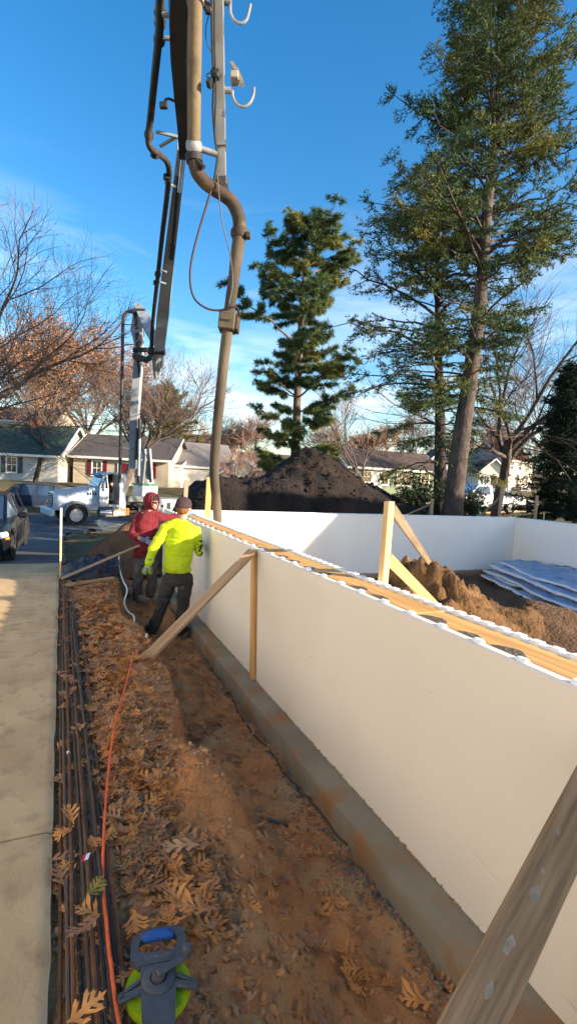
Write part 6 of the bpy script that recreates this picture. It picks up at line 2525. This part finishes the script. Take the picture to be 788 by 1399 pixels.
hand_into(fl, wrR, (wrR - elR), UPV, -Ry, 1.0, .7)
fl.fuse('body', 'skin', wy, voxel=.008, smooth=2)
# shirt
fl = Flesh()
fl.rings_([Y(242, 782), Y(242, 779), Y(242, 770), waist, Y(245, 750), chest, Y(247, 722), Y(248, 714), Y(249, 711)], [.176, .188, .190, .188, .194, .204, .190, .135, .075], [.118, .128, .130, .126, .128, .132, .112, .088, .070], Ry, Fy)
for sh, el_, wr in ((shL, elL, wrL), (shR, elR, wrR)):
    fl.limb([Y(248, 713), Y(248, 714).lerp(sh, .55), sh, sh.lerp(el_, .5), el_, el_.lerp(wr, .55), el_.lerp(wr, .92)], [.060, .066, .068, .064, .058, .054, .046])
sh_o = fl.fuse('shirt', ['shirt_yellow', 'shirt_print'], wy, voxel=.009, smooth=4, wrinkle=.018, wscale=5, seed=3, pick=lambda c: 1 if ((c - elR).length < .16 and (c - elR).dot(side_v) > .0) else 0)
# trousers
fl = Flesh()
fl.rings_([Y(243, 778), pelv, Y(243, 794), Y(243, 800)], [.160, .168, .165, .12], [.112, .125, .125, .10], Ry, Fy)
for hp, kn, an in ((hipL, knL, anL), (hipR, knR, anR)):
    fl.limb([hp, hp.lerp(kn, .5), kn, kn.lerp(an, .45), kn.lerp(an, .98)], [.098, .090, .074, .070, .066])
fl.fuse('trousers', 'pants_black', wy, voxel=.010, smooth=4, wrinkle=.010, wscale=8, seed=7)
m = MB()
c_ = Y(249, 803, -.11)
m.tube([c_ + side_v * (.022 * math.cos(a)) + UPV * (.022 * math.sin(a)) for a in [2 * math.pi * k / 14 for k in range(15)]], .0035, 5)
m.build('pocket_mark', 'glove_grey', wy)
fl = Flesh()
boot_into(fl, anL - UPV * (anL.z + .49) - Fy * .03, Fy * .7 - Ry * .6, UPV)
fl.fuse('boot', 'boot_dark', wy, voxel=.009, smooth=2)
fl = Flesh()
boot_into(fl, anR - UPV * (anR.z + .50) - Fy * .03, Fy, UPV)
fl.fuse('boot', 'boot_dark', wy, voxel=.009, smooth=2)
fl = Flesh()
hand_into(fl, wrL, (Y(196, 784, -.16) - wrL), -Fy * .2 + Ry * .5, Fy, 1.13, .45)
fl.limb([wrL - (Y(196, 784, -.16) - wrL) * .3, wrL], [.038, .036])
fl.fuse('glove', ['glove_grey', 'glove_neon'], wy, voxel=.006, smooth=1, pick=lambda c: 1 if (c - wrL).length < .055 or noise.noise(c * 30) > .25 else 0)
fl = Flesh()
hand_into(fl, wrR, (wrR - elR), UPV, -Ry, 1.13, .7)
fl.fuse('glove', ['glove_grey'], wy, voxel=.006, smooth=1)
# hair at the nape and knit cap
fl = Flesh()
Fh = (Fy + Ry * .25).normalized()
Rh = Fh.cross(UPV).normalized()
fl.ball(headY - Fh * .022 + UPV * .0, (.086, .088, .092), (Rh, Fh, UPV))
fl.fuse('hair', 'hair_red', wy, voxel=.007, smooth=1, wrinkle=.010, wscale=40)
fl = Flesh()
fl.ball(headY + UPV * .055 - Fh * .004, (.099, .116, .092), (Rh, Fh, UPV))
fl.rings_([headY + UPV * .005 - Fh * .008, headY + UPV * .055 - Fh * .006], [.100, .101], [.118, .118], Rh, Fh)
fl.fuse('knit_cap', 'beanie_brown', wy, voxel=.007, smooth=2, wrinkle=.004, wscale=30)

# ---- worker in the red hoodie
f1, f2 = at(190, 822, z=-.42), at(206, 816, z=-.42)
wr_ = thing('person', 'person in dark red hoodie, grey jeans and sunglasses reaching for the hose', 'person', ((f1.x + f2.x) / 2, (f1.y + f2.y) / 2, -.42))
DR = (ROT.transposed() @ (Vector(wr_.location) - CAM)).z


def Rr(px, py, dd=0.0):
    return at(px, py, d=DR + dd)


# chest turned to the right and towards the camera
Fr = Vector((.55, -.80, 0)).normalized()
Rt = Fr.cross(UPV).normalized()                     # his right-hand side
headR = Rr(208, 686)
shN, shF = Rr(189, 707, -.02), Rr(219, 707, .08)    # near/far shoulder in the picture
elN, elF = Rr(181, 731, -.14), Rr(232, 708, .22)
wrN, wrF = Rr(197, 738, -.24), Rr(252, 703, .34)
chR, waR, peR = Rr(202, 718), Rr(199, 745), Rr(199, 764)
hpN, hpF = Rr(192, 768, -.04), Rr(207, 768, .05)
knN, knF = Rr(188, 793, -.08), Rr(208, 793, .04)
anN, anF = Rr(188, 814, -.04), Rr(206, 812, .05)
Fhd = Vector((.66, -.74, -.06)).normalized()
Rhd = Fhd.cross(UPV).normalized()
fl = Flesh()
fl.rings_([peR - UPV * .05, peR, waR, chR, Rr(203, 700), Rr(205, 697)], [.12, .14, .13, .15, .12, .06], [.10, .11, .10, .11, .09, .06], Rt, Fr)
fl.limb([Rr(204, 702), Rr(206, 696), headR - UPV * .04], [.058, .054, .055])
head_into(fl, headR, Fhd, Rhd, UPV)
for sh, el_, wr in ((shN, elN, wrN), (shF, elF, wrF)):
    fl.limb([chR.lerp(sh, .6), sh, sh.lerp(el_, .5), el_, el_.lerp(wr, .5), wr], [.055, .052, .045, .040, .038, .028])
for hp, kn, an in ((hpN, knN, anN), (hpF, knF, anF)):
    fl.limb([hp, hp.lerp(kn, .5), kn, kn.lerp(an, .4), an], [.078, .068, .050, .050, .038])
hand_into(fl, wrN, (wrN - elN), UPV, Fr, 1.0, .5)
hand_into(fl, wrF, (wrF - elF), UPV, -Fr, 1.0, .7)
fl.fuse('body', 'skin_face', wr_, voxel=.008, smooth=2)
fl = Flesh()
fl.rings_([Rr(198, 760), Rr(198, 757), Rr(199, 750), waR, Rr(201, 732), chR, Rr(203, 705), Rr(204, 699)], [.178, .196, .205, .200, .198, .198, .165, .09], [.140, .150, .152, .145, .138, .132, .105, .085], Rt, Fr)
fl.limb([Rr(204, 700), Rr(197, 703), shN, shN.lerp(elN, .5), elN, elN.lerp(wrN, .35)], [.07, .072, .074, .070, .066, .060])
fl.limb([Rr(205, 700), Rr(211, 703, .04), shF, shF.lerp(elF, .5), elF, elF.lerp(wrF, .85)], [.07, .072, .072, .066, .060, .050])
hd_o = fl.fuse('hoodie', ['hoodie_red', 'hoodie_red_light'], wr_, voxel=.010, smooth=4, wrinkle=.020, wscale=5, seed=11)
# hood: a shell open at the face
m = MB()
hc = headR - Fhd * .012 + UPV * .012
rx_, ry_, rz_ = .118, .135, .150
seg, rg_ = 20, 16
vv = []
grid_ = {}
for i in range(rg_ + 1):
    th = math.pi * i / rg_
    for k in range(seg):
        a = 2 * math.pi * k / seg
        # pole along the face direction: the first rings are the opening
        q = hc + Fhd * (math.cos(th) * ry_) + Rhd * (math.sin(th) * math.cos(a) * rx_) + UPV * (math.sin(th) * math.sin(a) * rz_)
        q += (q - hc).normalized() * .008 * noise.noise(q * 14)
        vv.append(q)
ff = []
for i in range(5, rg_):
    for k in range(seg):
        k2 = (k + 1) % seg
        ff.append((i * seg + k, i * seg + k2, (i + 1) * seg + k2, (i + 1) * seg + k))
nv = len(vv)
vin = [hc + (q - hc) * .90 for q in vv]
ff2 = [tuple(nv + i for i in reversed(f_)) for f_ in ff]
rim = [(5 * seg + k, nv + 5 * seg + k, nv + 5 * seg + (k + 1) % seg, 5 * seg + (k + 1) % seg) for k in range(seg)]
m.add(vv + vin, ff + ff2 + rim)
m.build('hood', 'hoodie_red', hd_o, smooth='all')
m = MB()
m.tube([hc + Fhd * (math.cos(math.pi * 5 / rg_) * ry_) + Rhd * (math.sin(math.pi * 5 / rg_) * math.cos(a) * rx_ * .97) + UPV * (math.sin(math.pi * 5 / rg_) * math.sin(a) * rz_ * .97) for a in [2 * math.pi * k / 20 for k in range(21)]], .012, 7)
m.build('hood_rim', 'hoodie_red', hd_o, smooth='all')
for s_ in (-.03, .03):
    m = MB()
    m.tube([Rr(205, 700) + Fr * .10 + Rt * s_, Rr(205, 712) + Fr * .155 + Rt * s_, Rr(204, 722) + Fr * .165 + Rt * s_], .004, 5)
    m.build('drawstring', 'hoodie_red_light', hd_o)
fl = Flesh()
fl.ball(headR + UPV * .055, (.084, .101, .074), (Rhd, Fhd, UPV))
fl.fuse('knit_cap', 'beanie_black', wr_, voxel=.007, smooth=2)
m = MB()
for s_ in (-1, 1):
    cg = headR + Fhd * .098 + Rhd * (.034 * s_) + UPV * .006
    m.add(*ell(cg, (.030, .008, .020), (Rhd, Fhd, UPV), 12, 6))
    m.tube([cg + Rhd * .028 * s_, headR + Rhd * .080 * s_ + UPV * .010], .004, 5)
m.tube([headR + Fhd * .104 + Rhd * .01, headR + Fhd * .104 - Rhd * .01], .004, 5)
m.build('sunglasses', 'lens_dark', wr_, smooth='all')
fl = Flesh()
fl.rings_([Rr(199, 752), peR, Rr(199, 770), Rr(199, 776)], [.160, .165, .160, .11], [.125, .130, .130, .10], Rt, Fr)
for hp, kn, an in ((hpN, knN, anN), (hpF, knF, anF)):
    fl.limb([hp, hp.lerp(kn, .5), kn, kn.lerp(an, .45), kn.lerp(an, 1.0)], [.100, .094, .080, .076, .074])
fl.fuse('jeans', 'jeans_grey', wr_, voxel=.010, smooth=4, wrinkle=.012, wscale=8, seed=17)
for an, td in ((anN, Fr * .8 - UPV * 0), (anF, Fr + Vector((.2, .3, 0)))):
    fl = Flesh()
    boot_into(fl, Vector((an.x, an.y, -.43)) - Fr * .04, td, UPV, 1.05, .30)
    fl.fuse('shoe', 'shoe_tan', wr_, voxel=.009, smooth=2)
for wr, el_, cdv in ((wrN, elN, Fr), (wrF, elF, -Fr)):
    fl = Flesh()
    hand_into(fl, wr, (wr - el_), UPV, cdv, 1.12, .5)
    fl.limb([wr - (wr - el_).normalized() * .03, wr], [.038, .036])
    fl.fuse('glove', 'glove_blue', wr_, voxel=.006, smooth=1)
# spare neon-cuffed glove tucked at the hip
fl = Flesh()
g0 = Rr(206, 776, -.19)
fl.limb([g0, g0 - UPV * .06], [.036, .040])
hand_into(fl, g0, UPV * .6 + Rt * .3, Rt, Fr, 1.0, .5)
fl.fuse('spare_glove', ['glove_grey', 'glove_neon'], wr_, voxel=.006, smooth=1, pick=lambda c: 1 if c.z < g0.z - .03 else 0)

# ---- driver in the truck cab
drv_l = world_of(TR) @ Vector((-1.98, .62, 1.30))
dv = thing('person', 'person in dark clothes sitting in the open cab of the pump truck', 'person', drv_l)
Ft = (world_of(TR).to_3x3() @ Vector((1, 0, 0))).normalized()
Lt = (world_of(TR).to_3x3() @ Vector((0, 1, 0))).normalized()
S0 = drv_l
fl = Flesh()
hdv = S0 + UPV * .92 + Ft * .02
fl.rings_([S0 + UPV * .02, S0 + UPV * .18, S0 + UPV * .42, S0 + UPV * .62, S0 + UPV * .68], [.16, .17, .20, .17, .06], [.12, .12, .13, .10, .06], Lt, Ft)
fl.limb([S0 + UPV * .64, S0 + UPV * .82], [.06, .055])
head_into(fl, hdv, (Ft + Lt * .6).normalized(), (Ft + Lt * .6).normalized().cross(UPV), UPV)
for s_ in (-1, 1):
    sh = S0 + UPV * .60 + Lt * .20 * s_
    el_ = S0 + UPV * .34 + Lt * .25 * s_ + Ft * .10
    hn = S0 + UPV * .40 + Lt * .12 * s_ + Ft * .36
    fl.limb([sh, el_, hn], [.06, .05, .035])
    hand_into(fl, hn, Ft, UPV, -Lt * s_, 1.0, .8)
    hp = S0 + UPV * .05 + Lt * .10 * s_
    kn = S0 + UPV * .10 + Lt * .14 * s_ + Ft * .32
    fl.limb([hp, kn, kn - UPV * .30], [.09, .075, .06])
hz0 = hdv.z - .10
fl.fuse('body', ['skin_face', 'beanie_black'], dv, voxel=.014, smooth=2, pick=lambda c: 0 if c.z > hz0 and c.z < hdv.z + .05 else 1)
